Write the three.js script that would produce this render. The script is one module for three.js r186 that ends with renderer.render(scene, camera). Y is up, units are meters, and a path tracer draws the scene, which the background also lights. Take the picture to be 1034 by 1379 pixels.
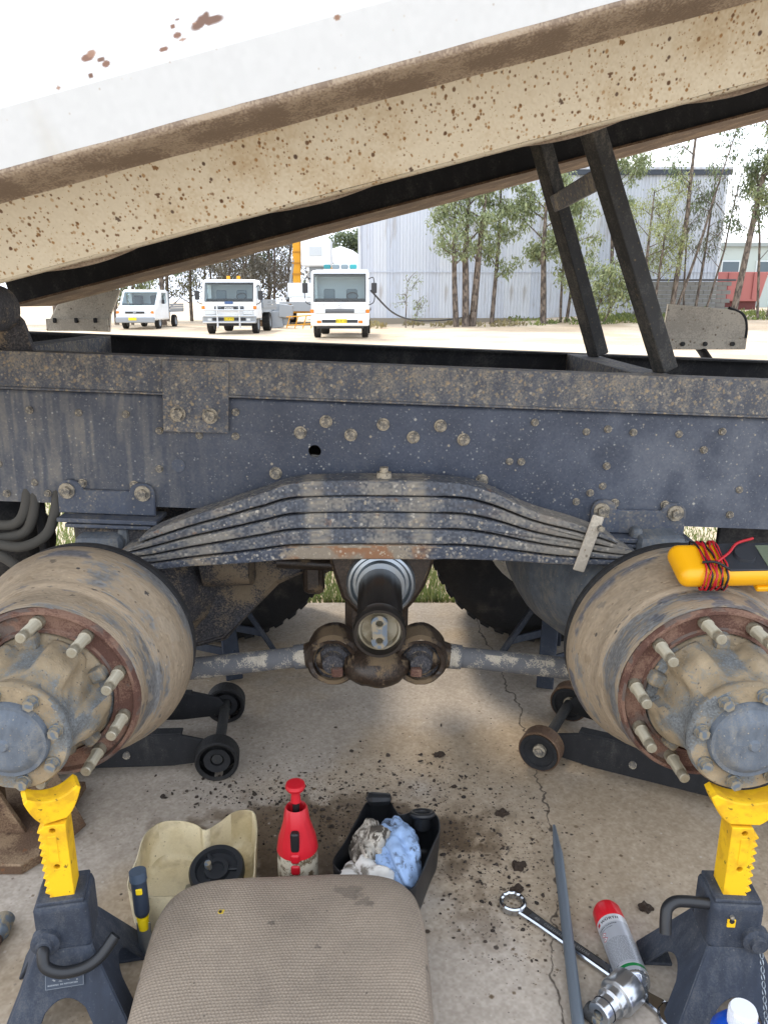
import * as THREE from 'three';
import { RoundedBoxGeometry } from 'three/addons/geometries/RoundedBoxGeometry.js';
import { Brush, Evaluator, SUBTRACTION } from 'three-bvh-csg';
import { mergeGeometries, toCreasedNormals } from 'three/addons/utils/BufferGeometryUtils.js';

// ---------------------------------------------------------------- camera, sky, sun, exposure
const scene = new THREE.Scene();
const camera = new THREE.PerspectiveCamera(67.3, 767 / 1024, 0.05, 600);
camera.position.set(0, 1.35, 0);
camera.rotation.x = -15.4 * Math.PI / 180;
const renderer = new THREE.WebGLRenderer({ antialias: true });
renderer.toneMapping = THREE.LinearToneMapping;
renderer.toneMappingExposure = 2.3;
renderer.shadowMap.enabled = true;
const sun = new THREE.DirectionalLight(0xfff2e0, 1.5);
sun.position.set(-5, 13, -12);
sun.castShadow = true; sun.shadow.radius = 20; sun.shadow.mapSize.set(2048, 2048);
Object.assign(sun.shadow.camera, { left: -30, right: 30, top: 30, bottom: -30, near: 0.5, far: 90 });
scene.add(sun); scene.add(sun.target);

// ---------------------------------------------------------------- noise and texture tools
function rng(seed) { let s = seed >>> 0; return () => { s = (s + 0x6D2B79F5) | 0; let t = Math.imul(s ^ (s >>> 15), 1 | s); t = (t + Math.imul(t ^ (t >>> 7), 61 | t)) ^ t; return ((t ^ (t >>> 14)) >>> 0) / 4294967296; }; }
const LAT = new Float32Array(65536); { const r = rng(7); for (let i = 0; i < 65536; i++) LAT[i] = r(); }
function noise(u, v, f, s) {   // periodic value noise, f cells across the unit square
  f = f | 0; u *= f; v *= f; const fx = Math.floor(u), fy = Math.floor(v); let a = u - fx, b = v - fy;
  let x = (fx | 0) % f, y = (fy | 0) % f; if (x < 0) x = (x + f) | 0; if (y < 0) y = (y + f) | 0;
  const x1 = x + 1 === f ? 0 : (x + 1) | 0, y1 = y + 1 === f ? 0 : (y + 1) | 0;
  a = a * a * (3 - 2 * a); b = b * b * (3 - 2 * b);
  const k = Math.imul(s | 0, 40503), h0 = Math.imul(y, 26699) + k | 0, h1 = Math.imul(y1, 26699) + k | 0, g0 = Math.imul(x, 31337), g1 = Math.imul(x1, 31337);
  let q0 = g0 + h0 | 0, q1 = g1 + h0 | 0, q2 = g0 + h1 | 0, q3 = g1 + h1 | 0;
  q0 = (q0 ^ (q0 >>> 9)) & 65535; q1 = (q1 ^ (q1 >>> 9)) & 65535; q2 = (q2 ^ (q2 >>> 9)) & 65535; q3 = (q3 ^ (q3 >>> 9)) & 65535;
  const p = LAT[q0], q = LAT[q1], r = LAT[q2], t = LAT[q3], m = p + (q - p) * a;
  return m + (r + (t - r) * a - m) * b;
}
function fbm(u, v, f, o, s) { let a = 0.5, t = 0, n = 0; for (let i = 0; i < o; i++) { t += a * noise(u, v, f, s + i); n += a; a *= 0.55; f *= 2; } return t / n; }
const sm = (a, b, x) => { x = (x - a) / (b - a); if (x <= 0) return 0; if (x >= 1) return 1; return x * x * (3 - 2 * x); };
const mix = (a, b, t) => a + (b - a) * t;
const mix3 = (a, b, t) => [mix(a[0], b[0], t), mix(a[1], b[1], t), mix(a[2], b[2], t)];
class Tex {   // colour in sRGB 0..255, height 0..1, roughness 0..1
  constructor(w, h, fn) {
    this.w = w; this.h = h; const n = w * h; this.c = new Float32Array(n * 3); this.z = new Float32Array(n); this.r = new Float32Array(n);
    for (let y = 0; y < h; y++) for (let x = 0; x < w; x++) { const i = y * w + x, o = fn(x / w, y / h); this.c[i * 3] = o[0]; this.c[i * 3 + 1] = o[1]; this.c[i * 3 + 2] = o[2]; this.z[i] = o[3] ?? 0.5; this.r[i] = o[4] ?? 0.8; }
  }
  dot(u, v, rad, col, k = 1, dz = 0, rough = null, stretch = 1, wob = 3) {   // an irregular fleck; rad in fractions of the width
    const R = rad * this.w, cx = u * this.w, cy = v * this.h, m = Math.ceil(R * Math.max(1, stretch) * 1.5 + 1);
    for (let y = -m; y <= m; y++) for (let x = -m; x <= m; x++) {
      const an = Math.atan2(y, x), e = 1 + 0.28 * Math.sin(an * wob + u * 91) + 0.18 * Math.sin(an * 5 + v * 77);
      const d = Math.hypot(x / stretch, y) / (R * (R < 3.2 ? 1 : e)); if (d > 1.15) continue;
      const a = k * (1 - sm(0.82, 1.12, d)); const X = ((Math.floor(cx) + x) % this.w + this.w) % this.w, Y = ((Math.floor(cy) + y) % this.h + this.h) % this.h, i = Y * this.w + X;
      for (let q = 0; q < 3; q++) this.c[i * 3 + q] = mix(this.c[i * 3 + q], col[q], a);
      this.z[i] = Math.min(1, Math.max(0, this.z[i] + dz * a)); if (rough !== null) this.r[i] = mix(this.r[i], rough, a);
    }
  }
  dots(n, seed, r0, r1, cols, k0, k1, dz = 0, rough = null, where = null) {
    const R = rng(seed); for (let i = 0; i < n; i++) { const u = R(), v = R(), t = R(); if (where && R() > where(u, v)) { R(); R(); R(); continue; } this.dot(u, v, r0 + (r1 - r0) * t * t * t, cols[Math.floor(R() * cols.length)], k0 + (k1 - k0) * R(), dz, rough, 1, 2 + Math.floor(R() * 3)); }
    return this;
  }
  maps(sx, sy, bump = true, rough = false) {
    const mk = (fill, srgb) => { const d = new Uint8Array(this.w * this.h * 4); for (let i = 0; i < this.w * this.h; i++) { fill(d, i); d[i * 4 + 3] = 255; } const t = new THREE.DataTexture(d, this.w, this.h); t.wrapS = t.wrapT = THREE.RepeatWrapping; t.magFilter = THREE.LinearFilter; t.minFilter = THREE.LinearFilter; if (srgb) t.colorSpace = THREE.SRGBColorSpace; t.repeat.set(1 / sx, 1 / sy); t.needsUpdate = true; return t; };
    const cl = v => Math.max(0, Math.min(255, v)); const out = {};
    out.map = mk((d, i) => { for (let q = 0; q < 3; q++) d[i * 4 + q] = cl(this.c[i * 3 + q]); }, true);
    if (bump) out.bumpMap = mk((d, i) => { d[i * 4] = d[i * 4 + 1] = d[i * 4 + 2] = cl(this.z[i] * 255); }, false);
    if (rough) out.roughnessMap = mk((d, i) => { d[i * 4] = d[i * 4 + 1] = d[i * 4 + 2] = cl(this.r[i] * 255); }, false);
    return out;
  }
}
const T0 = Date.now();
const std = (maps, o = {}) => new THREE.MeshStandardMaterial({ color: 0xffffff, roughness: maps.roughnessMap ? 1 : 0.8, ...maps, ...o });
const flat = (c, roughness = 0.7, o = {}) => new THREE.MeshStandardMaterial({ color: c, roughness, ...o });

// ---------------------------------------------------------------- sky: thin bright cloud
{
  const W = 512, Hh = 256, d = new Float32Array(W * Hh * 4);
  for (let y = 0; y < Hh; y++) for (let x = 0; x < W; x++) {
    const i = (y * W + x) * 4, u = x / W, v = y / Hh; const c = fbm(u, v, 6, 5, 40); const k = sm(0.35, 0.62, c);
    const col = mix3([0.87, 0.96, 1.13], [1.1, 1.09, 1.085], k);
    for (let q = 0; q < 3; q++) d[i + q] = col[q]; d[i + 3] = 1;
  }
  const t = new THREE.DataTexture(d, W, Hh, THREE.RGBAFormat, THREE.FloatType); t.mapping = THREE.EquirectangularReflectionMapping; t.magFilter = THREE.LinearFilter; t.needsUpdate = true;
  scene.background = t; scene.environment = t;
}

// ---------------------------------------------------------------- geometry tools
const V = (x, y, z) => new THREE.Vector3(x, y, z);
function boxUV(g0) {   // uv in metres from the dominant axis of each face
  const g = g0.index ? g0.toNonIndexed() : g0, p = g.attributes.position, uv = new Float32Array(p.count * 2);
  const a = V(), b = V(), c = V(), n = V();
  for (let i = 0; i < p.count; i += 3) {
    a.fromBufferAttribute(p, i); b.fromBufferAttribute(p, i + 1); c.fromBufferAttribute(p, i + 2);
    n.copy(b).sub(a).cross(c.clone().sub(a)); const x = Math.abs(n.x), y = Math.abs(n.y), z = Math.abs(n.z);
    [a, b, c].forEach((q, k) => { const w = (i + k) * 2; if (z >= x && z >= y) { uv[w] = q.x; uv[w + 1] = q.y; } else if (y >= x) { uv[w] = q.x; uv[w + 1] = -q.z; } else { uv[w] = q.z; uv[w + 1] = q.y; } });
  }
  g.setAttribute('uv', new THREE.BufferAttribute(uv, 2)); return g;
}
const taken = {};
function numbered(name) { const n = taken[name] = (taken[name] ?? -1) + 1; return n ? `${name}_${String(n).padStart(3, '0')}` : name; }
function part(name, geo, mat, parent, keepUV = false) {
  const m = new THREE.Mesh(keepUV ? geo : boxUV(geo), mat); m.name = name; m.castShadow = m.receiveShadow = true; parent.add(m); return m;
}
function group(name, parent, x = 0, y = 0, z = 0) { const g = new THREE.Group(); g.name = name; g.position.set(x, y, z); parent.add(g); return g; }
function thing(name, label, category, x = 0, y = 0, z = 0, turn = 0, grp) {
  const g = group(numbered(name), scene, x, y, z); g.rotation.y = turn; g.userData = { label, category }; if (grp) g.userData.group = grp; return g;
}
function lone(name, geo, mat, label, category, grp, keepUV = false) { const m = part(numbered(name), geo, mat, scene, keepUV); m.userData = { label, category }; if (grp) m.userData.group = grp; return m; }
function setting(name, geo, mat, keepUV = false) { const m = part(name, geo, mat, scene, keepUV); m.userData.kind = 'structure'; return m; }
const box = (w, h, d, x = 0, y = 0, z = 0, r = 0.003) => { const k = Math.min(r, w / 2.1, h / 2.1, d / 2.1); const g = new RoundedBoxGeometry(w, h, d, 1, k); g.translate(x, y, z); return g; };
const cyl = (r0, r1, l, x = 0, y = 0, z = 0, axis = 'y', seg = 24, open = false) => { const g = new THREE.CylinderGeometry(r1, r0, l, seg, 1, open); if (axis === 'x') g.rotateZ(-Math.PI / 2); if (axis === 'z') g.rotateX(Math.PI / 2); g.translate(x, y, z); return g; };   // r0 at the low end of the axis
function rod(a, b, r0, r1 = r0, seg = 12) { const d = b.clone().sub(a), g = new THREE.CylinderGeometry(r1, r0, d.length(), seg); g.applyQuaternion(new THREE.Quaternion().setFromUnitVectors(V(0, 1, 0), d.clone().normalize())); g.translate((a.x + b.x) / 2, (a.y + b.y) / 2, (a.z + b.z) / 2); return g; }
function beam(a, b, w, t, up = V(0, 0, 1)) {   // box bar from a to b, w across in the plane facing `up`, t thick along `up`
  const d = b.clone().sub(a), L = d.length(); d.normalize(); const z = up.clone().sub(d.clone().multiplyScalar(up.dot(d))).normalize(), x = d.clone().cross(z);
  const g = box(w, L, t, 0, 0, 0, 0.004); g.applyMatrix4(new THREE.Matrix4().makeBasis(x, d, z).setPosition(a.clone().add(b).multiplyScalar(0.5))); return g;
}
const tube = (pts, r, seg = 40, rs = 10) => new THREE.TubeGeometry(new THREE.CatmullRomCurve3(pts.map(p => V(...p)), false, 'centripetal'), seg, r, rs, false);
const shapeOf = pts => new THREE.Shape(pts.map(p => new THREE.Vector2(p[0], p[1])));
const prism = (pts, x0, x1) => new THREE.ExtrudeGeometry(shapeOf(pts), { depth: x1 - x0, bevelEnabled: false }).rotateY(Math.PI / 2).translate(x0, 0, 0);   // points (distance back from the camera side, height), run along x
const plate = (shape, t, bev = 0.0015, curve = 10) => new THREE.ExtrudeGeometry(shape, { depth: t - 2 * bev, bevelEnabled: true, bevelThickness: bev, bevelSize: bev, bevelOffset: -bev, bevelSegments: 1, curveSegments: curve }).translate(0, 0, bev);   // faces +z
function latheZ(prof, seg = 48, warp = null) {   // profile [z, r]; axis z; uv: u 0..1 round, v metres along
  const g = new THREE.LatheGeometry(prof.map(p => new THREE.Vector2(Math.max(p[1], 1e-4), p[0])), seg); g.rotateX(Math.PI / 2);
  if (warp) { const p = g.attributes.position; for (let i = 0; i < p.count; i++) { const x = p.getX(i), y = p.getY(i), z = p.getZ(i), r = Math.hypot(x, y), a = Math.atan2(y, x), k = warp(a, z, r); p.setXY(i, x * k, y * k); } g.computeVertexNormals(); return g; }
  return toCreasedNormals(g, 0.6);
}
function scaleUV(g, a, b) { const u = g.attributes.uv; for (let i = 0; i < u.count; i++) u.setXY(i, u.getX(i) * a, u.getY(i) * b); return g; }
function hexBolt(r, h, washer = 0) { const gs = [cyl(r, r * 0.97, h, 0, 0, h / 2 + (washer ? 0.003 : 0), 'z', 6)]; if (washer) gs.push(cyl(washer, washer, 0.004, 0, 0, 0.0015, 'z', 14)); return mergeGeometries(gs.map(g => boxUV(g))); }
function canvasTex(w, h, draw) { const c = document.createElement('canvas'); c.width = w; c.height = h; draw(c.getContext('2d'), w, h); const t = new THREE.CanvasTexture(c); t.colorSpace = THREE.SRGBColorSpace; t.magFilter = THREE.LinearFilter; return t; }
function rough(g, amp, f, seed) {   // push vertices about along their normals (lumps, dents)
  const p = g.attributes.position, n = g.attributes.normal; const h = (x, y, z) => fbm(x * f * 0.1 + 0.31, y * f * 0.1 + z * f * 0.077 + 0.17, 10, 3, seed) - 0.5;
  for (let i = 0; i < p.count; i++) { const d = h(p.getX(i), p.getY(i), p.getZ(i)) * amp * 2; p.setXYZ(i, p.getX(i) + n.getX(i) * d, p.getY(i) + n.getY(i) * d, p.getZ(i) + n.getZ(i) * d); }
  g.computeVertexNormals(); return g;
}

// ---------------------------------------------------------------- materials
const TAN = [150, 132, 106], PALE = [176, 164, 142];
function paintTex(base, dusty, seed, n = 320) {
  const t = new Tex(n, n, (u, v) => {
    const a = fbm(u, v, 4, 5, seed), b = fbm(u, v * 0.5, 24, 3, seed + 9), f = noise(u, v, 200, seed + 3);
    const st = fbm(u, v * 0.125, 48, 2, seed + 5);
    let k = sm(0.42, 0.85, a * 0.55 + b * 0.25 + st * 0.2 + (f - 0.5) * 0.25) * dusty + dusty * 0.12;
    let c = mix3(base.map(q => q * (0.86 + 0.28 * b)), [138, 130, 116], Math.min(1, k)); return [...c, 0.4 + 0.2 * a + 0.15 * f, 0.5 + 0.35 * Math.min(1, k) + 0.1 * f];
  });
  return t;
}
const M = {};
M.chassis = std(paintTex([66, 75, 92], 0.72, 11, 640).dots(7500, 3, 0.0008, 0.0036, [PALE, [150, 148, 142], [168, 152, 124]], 0.2, 0.75, 0.12, 0.9).maps(0.9, 0.9, true, true), { bumpScale: 0.0012 });
M.rail = (() => {   // rail web: rain-streaked dust towards the tail, cleaner paint with pale splashes amidships, a dusty film further on
  const t = new Tex(1408, 256, (u, v) => {
    const x = (u < 0.5 ? u : u - 1) * 2.2, a = fbm(u, v * 0.16, 26, 4, 900), st = fbm(u, v * 0.02, 190, 2, 903), f = noise(u, v * 0.18, 620, 905), g = noise(u, v * 0.18, 300, 906);
    const tail = sm(-0.3, -0.75, x), mid = sm(0.42, 0.1, Math.abs(x + 0.02)), nose = sm(0.3, 0.8, x);
    let k = 0.10 + 0.26 * (a - 0.3) + tail * (0.42 * sm(0.35, 0.75, st) * (0.5 + a) + 0.1) + nose * (0.12 + 0.24 * sm(0.35, 0.75, a)) + (f - 0.5) * 0.22 + (g - 0.5) * 0.12 - mid * 0.06; k = Math.max(0, Math.min(0.9, k));
    const c = mix3([54, 62, 78].map(q => q * (0.88 + 0.24 * a)), x < 0 ? [134, 129, 120] : [122, 125, 130], k); return [...c, 0.45 + 0.2 * f, 0.5 + 0.4 * k];
  });
  t.dots(5200, 907, 0.0003, 0.0011, [PALE, [176, 176, 170], [150, 150, 146]], 0.3, 0.9, 0.15, 0.9); t.dots(420, 908, 0.0005, 0.0018, [[190, 186, 172], PALE], 0.4, 0.95, 0.2, 0.9, (u) => (u < 0.16 || u > 0.84 ? 1 : 0.12));
  return std(t.maps(2.2, 0.4, true, true), { bumpScale: 0.001 });
})();
M.flange = std(paintTex([72, 78, 90], 1.05, 21, 384).dots(5200, 4, 0.0014, 0.009, [TAN, PALE, [70, 72, 80], [158, 140, 110]], 0.3, 0.85, 0.2, 0.95).maps(0.5, 0.5), { bumpScale: 0.002 });
M.spring = (() => {
  const t = new Tex(1024, 256, (u, v) => { const a = fbm(u, v * 0.25, 12, 5, 31), f = noise(u, v * 0.25, 256, 33); const clamp = Math.max(sm(0.028, 0.012, Math.abs(u - 0.38)), sm(0.026, 0.012, Math.abs(u - 0.572))) * (0.25 + 0.6 * noise(u, v, 70, 35)); const side = sm(0.32, 0.2, u) + sm(0.66, 0.8, u); const k = Math.max(clamp, sm(0.44, 0.72, a + 0.12 * side + (f - 0.5) * 0.2) * 0.62); const rs = sm(0.6, 0.8, fbm(u, v, 20, 3, 38)) * 0.5; let c = mix3([80, 85, 94].map(q => q * (0.82 + 0.36 * f)), [156, 147, 130], k); c = mix3(c, [118, 88, 66], rs * 0.25); return [...c, 0.4 + 0.3 * a, 0.62 + 0.3 * k]; });
  t.dots(3600, 5, 0.0008, 0.0034, [[190, 184, 170], PALE, [130, 128, 122]], 0.3, 0.85, 0.15, 0.9); t.dots(40, 6, 0.002, 0.007, [[132, 84, 56]], 0.15, 0.45); return std(t.maps(1, 1), { bumpScale: 0.0012 });
})();
M.springLow = (() => { const t = new Tex(1024, 128, (u, v) => { const a = fbm(u, v * 0.125, 12, 5, 41), f = noise(u, v * 0.125, 256, 43); const b = sm(0.3, 0.36, u) * sm(0.62, 0.56, u); const k = sm(0.4, 0.7, a + 0.2 * b + (f - 0.5) * 0.25) * 0.8; const rs = b * sm(0.45, 0.68, fbm(u, v * 0.125, 24, 4, 46)); let c = mix3([70, 76, 88].map(q => q * (0.85 + 0.3 * f)), [152, 138, 116], k); c = mix3(c, [140, 88, 54], rs * 0.65); return [...c, 0.4 + 0.3 * a, 0.8]; }); t.dots(2600, 7, 0.0008, 0.003, [[190, 184, 170], PALE], 0.3, 0.8, 0.15); return std(t.maps(1, 1), { bumpScale: 0.0012 }); })();
M.drum = (() => {
  const t = new Tex(896, 448, (u, v) => { const a = fbm(u, v * 0.5, 5, 6, 51), b = fbm(u, v, 9, 5, 54), f = noise(u, v * 0.5, 220, 53), streak = fbm(u * 0.5, v, 60, 2, 57); const k = sm(0.48, 0.6, a * 0.6 + b * 0.4 + (f - 0.5) * 0.08 + (streak - 0.5) * 0.12); let c = mix3([146, 131, 110].map((q, i) => q * (0.84 + 0.3 * b + 0.1 * (f - 0.5)) + (streak - 0.5) * 22), [98, 101, 104].map(q => q * (0.8 + 0.4 * f)), k * 0.85); const rub = sm(0.07, 0.02, Math.abs(v - 0.31 - 0.04 * (b - 0.5))) * sm(0.5, 0.56, fbm(u, v * 0.3, 11, 4, 58)), scr = sm(0.66, 0.74, v) * sm(0.53, 0.56, fbm(u, v * 0.4, 7, 5, 59)); c = mix3(c, [80, 84, 96].map(q => q * (0.8 + 0.4 * f)), Math.max(rub * 0.75, scr * 0.6)); return [...c, 0.62 - 0.3 * k + 0.2 * f + 0.1 * b, 0.92 - 0.25 * k]; });
  t.dots(1400, 8, 0.0006, 0.0025, [[96, 80, 62], [178, 160, 132]], 0.3, 0.8, 0.15); t.dots(34, 9, 0.004, 0.02, [[72, 76, 86], [84, 82, 80]], 0.35, 0.7, -0.3, 0.6); t.dots(40, 109, 0.006, 0.024, [[158, 142, 118], [130, 114, 92], [150, 138, 120]], 0.4, 0.8, 0.4); t.dots(60, 110, 0.0015, 0.006, [[46, 44, 46], [64, 58, 52]], 0.5, 0.9, -0.2, 0.5); return std(t.maps(1, 1), { bumpScale: 0.0035 });
})();
M.hub = (() => { const t = new Tex(320, 320, (u, v) => { const a = fbm(u, v, 4, 6, 61), f = noise(u, v, 128, 63); const k = sm(0.4, 0.66, a + (f - 0.5) * 0.16); const c = mix3([148, 132, 106].map(q => q * (0.8 + 0.36 * fbm(u, v, 10, 3, 66))), [104, 110, 114].map(q => q * (0.75 + 0.4 * f)), k * 0.9); return [...c, 0.6 - 0.3 * k + 0.2 * f, 0.9 - 0.3 * k]; }); t.dots(900, 10, 0.001, 0.006, [[70, 64, 58], [176, 160, 134], [60, 62, 68]], 0.3, 0.75, 0.25); return std(t.maps(0.28, 0.28), { bumpScale: 0.003 }); })();
M.cap = std(paintTex([90, 99, 110], 0.62, 71).dots(700, 11, 0.001, 0.006, [PALE, TAN, [60, 66, 76]], 0.3, 0.8, 0.2, 0.9).maps(0.25, 0.25), { bumpScale: 0.001 });
M.rust = std(new Tex(320, 320, (u, v) => { const a = fbm(u, v, 6, 6, 81), f = noise(u, v, 160, 83); const c = mix3([86, 58, 48], [126, 98, 82], sm(0.35, 0.7, a + (f - 0.5) * 0.3)); return [...mix3(c, [96, 86, 80], sm(0.58, 0.7, fbm(u, v, 9, 4, 85)) * 0.8), 0.4 + 0.4 * f, 0.9]; }).maps(0.3, 0.3), { bumpScale: 0.0015 });
M.rustPlate = std(new Tex(320, 320, (u, v) => { const a = fbm(u, v, 5, 6, 181), f = noise(u, v, 160, 183); const c = mix3([92, 70, 52], [140, 118, 92], sm(0.3, 0.7, a + (f - 0.5) * 0.3)); return [...c, 0.4 + 0.4 * f, 0.92]; }).dots(300, 12, 0.003, 0.014, [[70, 50, 38], [120, 78, 48]], 0.3, 0.8).maps(0.4, 0.4), { bumpScale: 0.002 });
M.stud = std(new Tex(256, 256, (u, v) => { const f = noise(u, v, 60, 91), a = fbm(u, v, 5, 4, 92); return [...mix3([132, 122, 100], [166, 160, 142], sm(0.3, 0.75, a + f * 0.1)), f, 0.55]; }).maps(0.16, 0.16, false), { metalness: 0.4, roughness: 0.5 });
M.boltDusty = std(new Tex(256, 256, (u, v) => { const f = noise(u, v, 50, 95), a = fbm(u, v, 6, 4, 96); return [...mix3([104, 101, 95], [164, 154, 135], sm(0.35, 0.65, a + (f - 0.5) * 0.3)), f, 0.9]; }).maps(0.08, 0.08), { bumpScale: 0.0008 });
M.steel = flat(0x9aa2a8, 0.32, { metalness: 0.9 });
M.boltSteel = std(new Tex(128, 128, (u, v) => { const a = fbm(u, v, 5, 4, 98); return [...mix3([112, 122, 132], [150, 140, 120], sm(0.45, 0.65, a)), a, 0.45 + 0.4 * a]; }).maps(0.06, 0.06, false), { metalness: 0.5 });
M.white = (() => {
  const t = new Tex(768, 768, (u, v) => { const a = fbm(u, v, 5, 5, 101), f = noise(u, v, 180, 103), st = fbm(u, v * 0.125, 64, 2, 105); const k = sm(0.55, 0.9, a * 0.6 + st * 0.4) * 0.5; const c = mix3([212, 215, 215], [174, 166, 146], k * 0.8); return [...c.map(q => q - f * 5), 0.5, 0.42 + 0.3 * k]; });
  t.dots(900, 13, 0.0004, 0.0013, [[186, 176, 158], [150, 130, 108]], 0.2, 0.6, 0.1, 0.9);
  const R = rng(14); for (let c = 0; c < 44; c++) { const cu = R(), cv = R(); for (let i = 0, n = 2 + R() * 6; i < n; i++) t.dot(cu + (R() - 0.5) * 0.05, cv + (R() - 0.5) * 0.035, 0.0012 + R() * R() * 0.005, [[122, 90, 74], [150, 118, 98], [110, 84, 70]][i % 3], 0.95, -0.3, 0.95, 1 + R() * 1.4); }
  return std(t.maps(1.5, 1.5, true, true), { bumpScale: 0.0006 });
})();
M.under = (() => {
  const t = new Tex(720, 720, (u, v) => { const a = fbm(u, v, 4, 6, 111), f = noise(u, v, 230, 113); const k = sm(0.45, 0.8, a + (f - 0.5) * 0.08); return [...mix3([200, 188, 163], [172, 150, 116], k).map(q => q - 5 * f), 0.4 + 0.3 * f, 0.9]; });
  t.dots(7000, 15, 0.001, 0.0034, [[124, 86, 44], [142, 104, 60], [96, 66, 38]], 0.4, 0.95, 0.3); t.dots(380, 16, 0.002, 0.005, [[84, 58, 36], [112, 78, 42], [72, 54, 40]], 0.7, 1, 0.4);
  return std(t.maps(0.7, 0.7), { bumpScale: 0.002 });
})();
M.ledge = std(new Tex(320, 320, (u, v) => { const a = fbm(u, v, 8, 6, 121), f = noise(u, v, 200, 123); return [...mix3([126, 109, 92], [164, 147, 126], sm(0.35, 0.7, a + (f - 0.5) * 0.4)), 0.3 + 0.5 * f * a, 0.97]; }).maps(0.4, 0.4), { bumpScale: 0.004 });
M.black = std(paintTex([26, 27, 30], 0.34, 131).dots(900, 17, 0.0008, 0.004, [[96, 84, 66], [70, 66, 60]], 0.2, 0.6, 0.1).maps(0.7, 0.7), { bumpScale: 0.001 });
M.propSteel = std(paintTex([40, 42, 44], 0.55, 141).dots(1500, 18, 0.001, 0.006, [[104, 88, 64], [86, 78, 66], [120, 100, 70]], 0.2, 0.7, 0.1).maps(0.5, 0.5), { bumpScale: 0.0012 });
M.mudguard = std(new Tex(320, 320, (u, v) => { const a = fbm(u, v, 4, 6, 151), f = noise(u, v, 150, 153); return [...mix3([172, 164, 150], [198, 190, 174], sm(0.35, 0.7, a + (f - 0.5) * 0.4)), 0.4 + 0.3 * f, 0.85]; }).dots(420, 19, 0.002, 0.009, [[110, 92, 70], [90, 80, 68]], 0.4, 0.85).maps(0.5, 0.5), { bumpScale: 0.0015 });
M.grease = std(new Tex(320, 320, (u, v) => { const a = fbm(u, v, 5, 6, 161), f = noise(u, v, 120, 163); const k = sm(0.5, 0.66, a + (f - 0.5) * 0.1); return [...mix3([50, 40, 32].map(q => q * (0.7 + 0.6 * f)), [126, 108, 82], k * 0.75), 0.3 + 0.5 * a, mix(0.42, 0.9, k)]; }).maps(0.3, 0.3, true, true), { bumpScale: 0.005 });
M.casting = std(new Tex(320, 320, (u, v) => { const a = fbm(u, v, 5, 6, 171), f = noise(u, v, 150, 173); const k = sm(0.4, 0.66, a + (f - 0.5) * 0.25); return [...mix3([62, 62, 66].map(q => q * (0.7 + 0.6 * f)), [136, 118, 92], k * 0.8), 0.3 + 0.5 * a, 0.9]; }).dots(800, 20, 0.001, 0.005, [[30, 28, 28], [160, 146, 120]], 0.3, 0.8, 0.2).maps(0.4, 0.4), { bumpScale: 0.004 });
M.rodPaint = std(new Tex(320, 320, (u, v) => { const a = fbm(u, v, 6, 6, 191), f = noise(u, v, 150, 193); const k = sm(0.5, 0.6, a + (f - 0.5) * 0.3); return [...mix3([178, 171, 156].map(q => q * (0.86 + 0.2 * f)), [76, 80, 88], k * 0.8), 0.6 - 0.3 * k, 0.85]; }).maps(0.25, 0.25), { bumpScale: 0.0015 });
M.rubber = std(new Tex(256, 256, (u, v) => { const a = fbm(u, v, 6, 5, 201), f = noise(u, v, 90, 203); return [...mix3([26, 26, 27], [78, 72, 64], sm(0.5, 0.85, a) * 0.7).map(q => q * (0.8 + 0.3 * f)), f, 0.9]; }).maps(0.4, 0.4), { bumpScale: 0.001 });
M.hose = flat(0x4a4843, 0.85);
M.yellow = std(new Tex(320, 320, (u, v) => { const a = fbm(u, v, 6, 5, 211), f = noise(u, v, 120, 213); return [...mix3([238, 190, 14], [214, 164, 20], sm(0.45, 0.7, a)), 0.5 + 0.2 * f, 0.4 + 0.2 * a]; }).dots(120, 21, 0.002, 0.007, [[70, 58, 34], [150, 116, 34], [96, 84, 60]], 0.25, 0.85, -0.3, 0.7).dots(14, 121, 0.006, 0.018, [[52, 44, 30], [120, 92, 30]], 0.3, 0.8, -0.3, 0.7).maps(0.2, 0.2), { bumpScale: 0.0006 });
M.navy = std(paintTex([42, 50, 64], 0.32, 221).dots(600, 22, 0.0008, 0.004, [[128, 124, 116], [90, 92, 94]], 0.3, 0.7, 0.1).maps(0.35, 0.35), { bumpScale: 0.0008 });
M.jackBlack = std(paintTex([26, 28, 32], 0.3, 231).dots(500, 23, 0.0008, 0.004, [[120, 110, 96], [70, 68, 64]], 0.3, 0.7, 0.1).maps(0.4, 0.4), { bumpScale: 0.0008 });
M.handleBlack = flat(0x1c1e21, 0.42);

// ================================================================ SETTING
const yardY = -0.02;
const rise = (x, d) => yardY + 0.75 * sm(30, 48, d) * sm(1, 18, x);   // the yard climbs a little towards the trees
{
  const g = new THREE.PlaneGeometry(700, 700, 140, 140).rotateX(-Math.PI / 2).translate(0, 0, -200); const p = g.attributes.position;
  for (let i = 0; i < p.count; i++) { const x = p.getX(i), d = -p.getZ(i); p.setY(i, rise(x, d) + (d > 25 ? (fbm(x * 0.01 + 0.5, d * 0.01 + 0.5, 20, 3, 300) - 0.5) * 0.12 : 0)); }
  g.computeVertexNormals();
  const t = new Tex(640, 640, (u, v) => { const a = fbm(u, v, 6, 7, 301), f = noise(u, v, 300, 303), b = fbm(u, v, 3, 4, 305); return [...mix3([178, 158, 132], [206, 190, 166], sm(0.3, 0.7, a * 0.7 + b * 0.3 + (f - 0.5) * 0.2)), 0.3 + 0.5 * f, 0.97]; }).dots(5000, 30, 0.0006, 0.003, [[120, 100, 78], [206, 192, 168], [100, 84, 66]], 0.3, 0.8, 0.2);
  setting('yard_ground', g, std(t.maps(9, 9), { bumpScale: 0.01 }));
}
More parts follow.
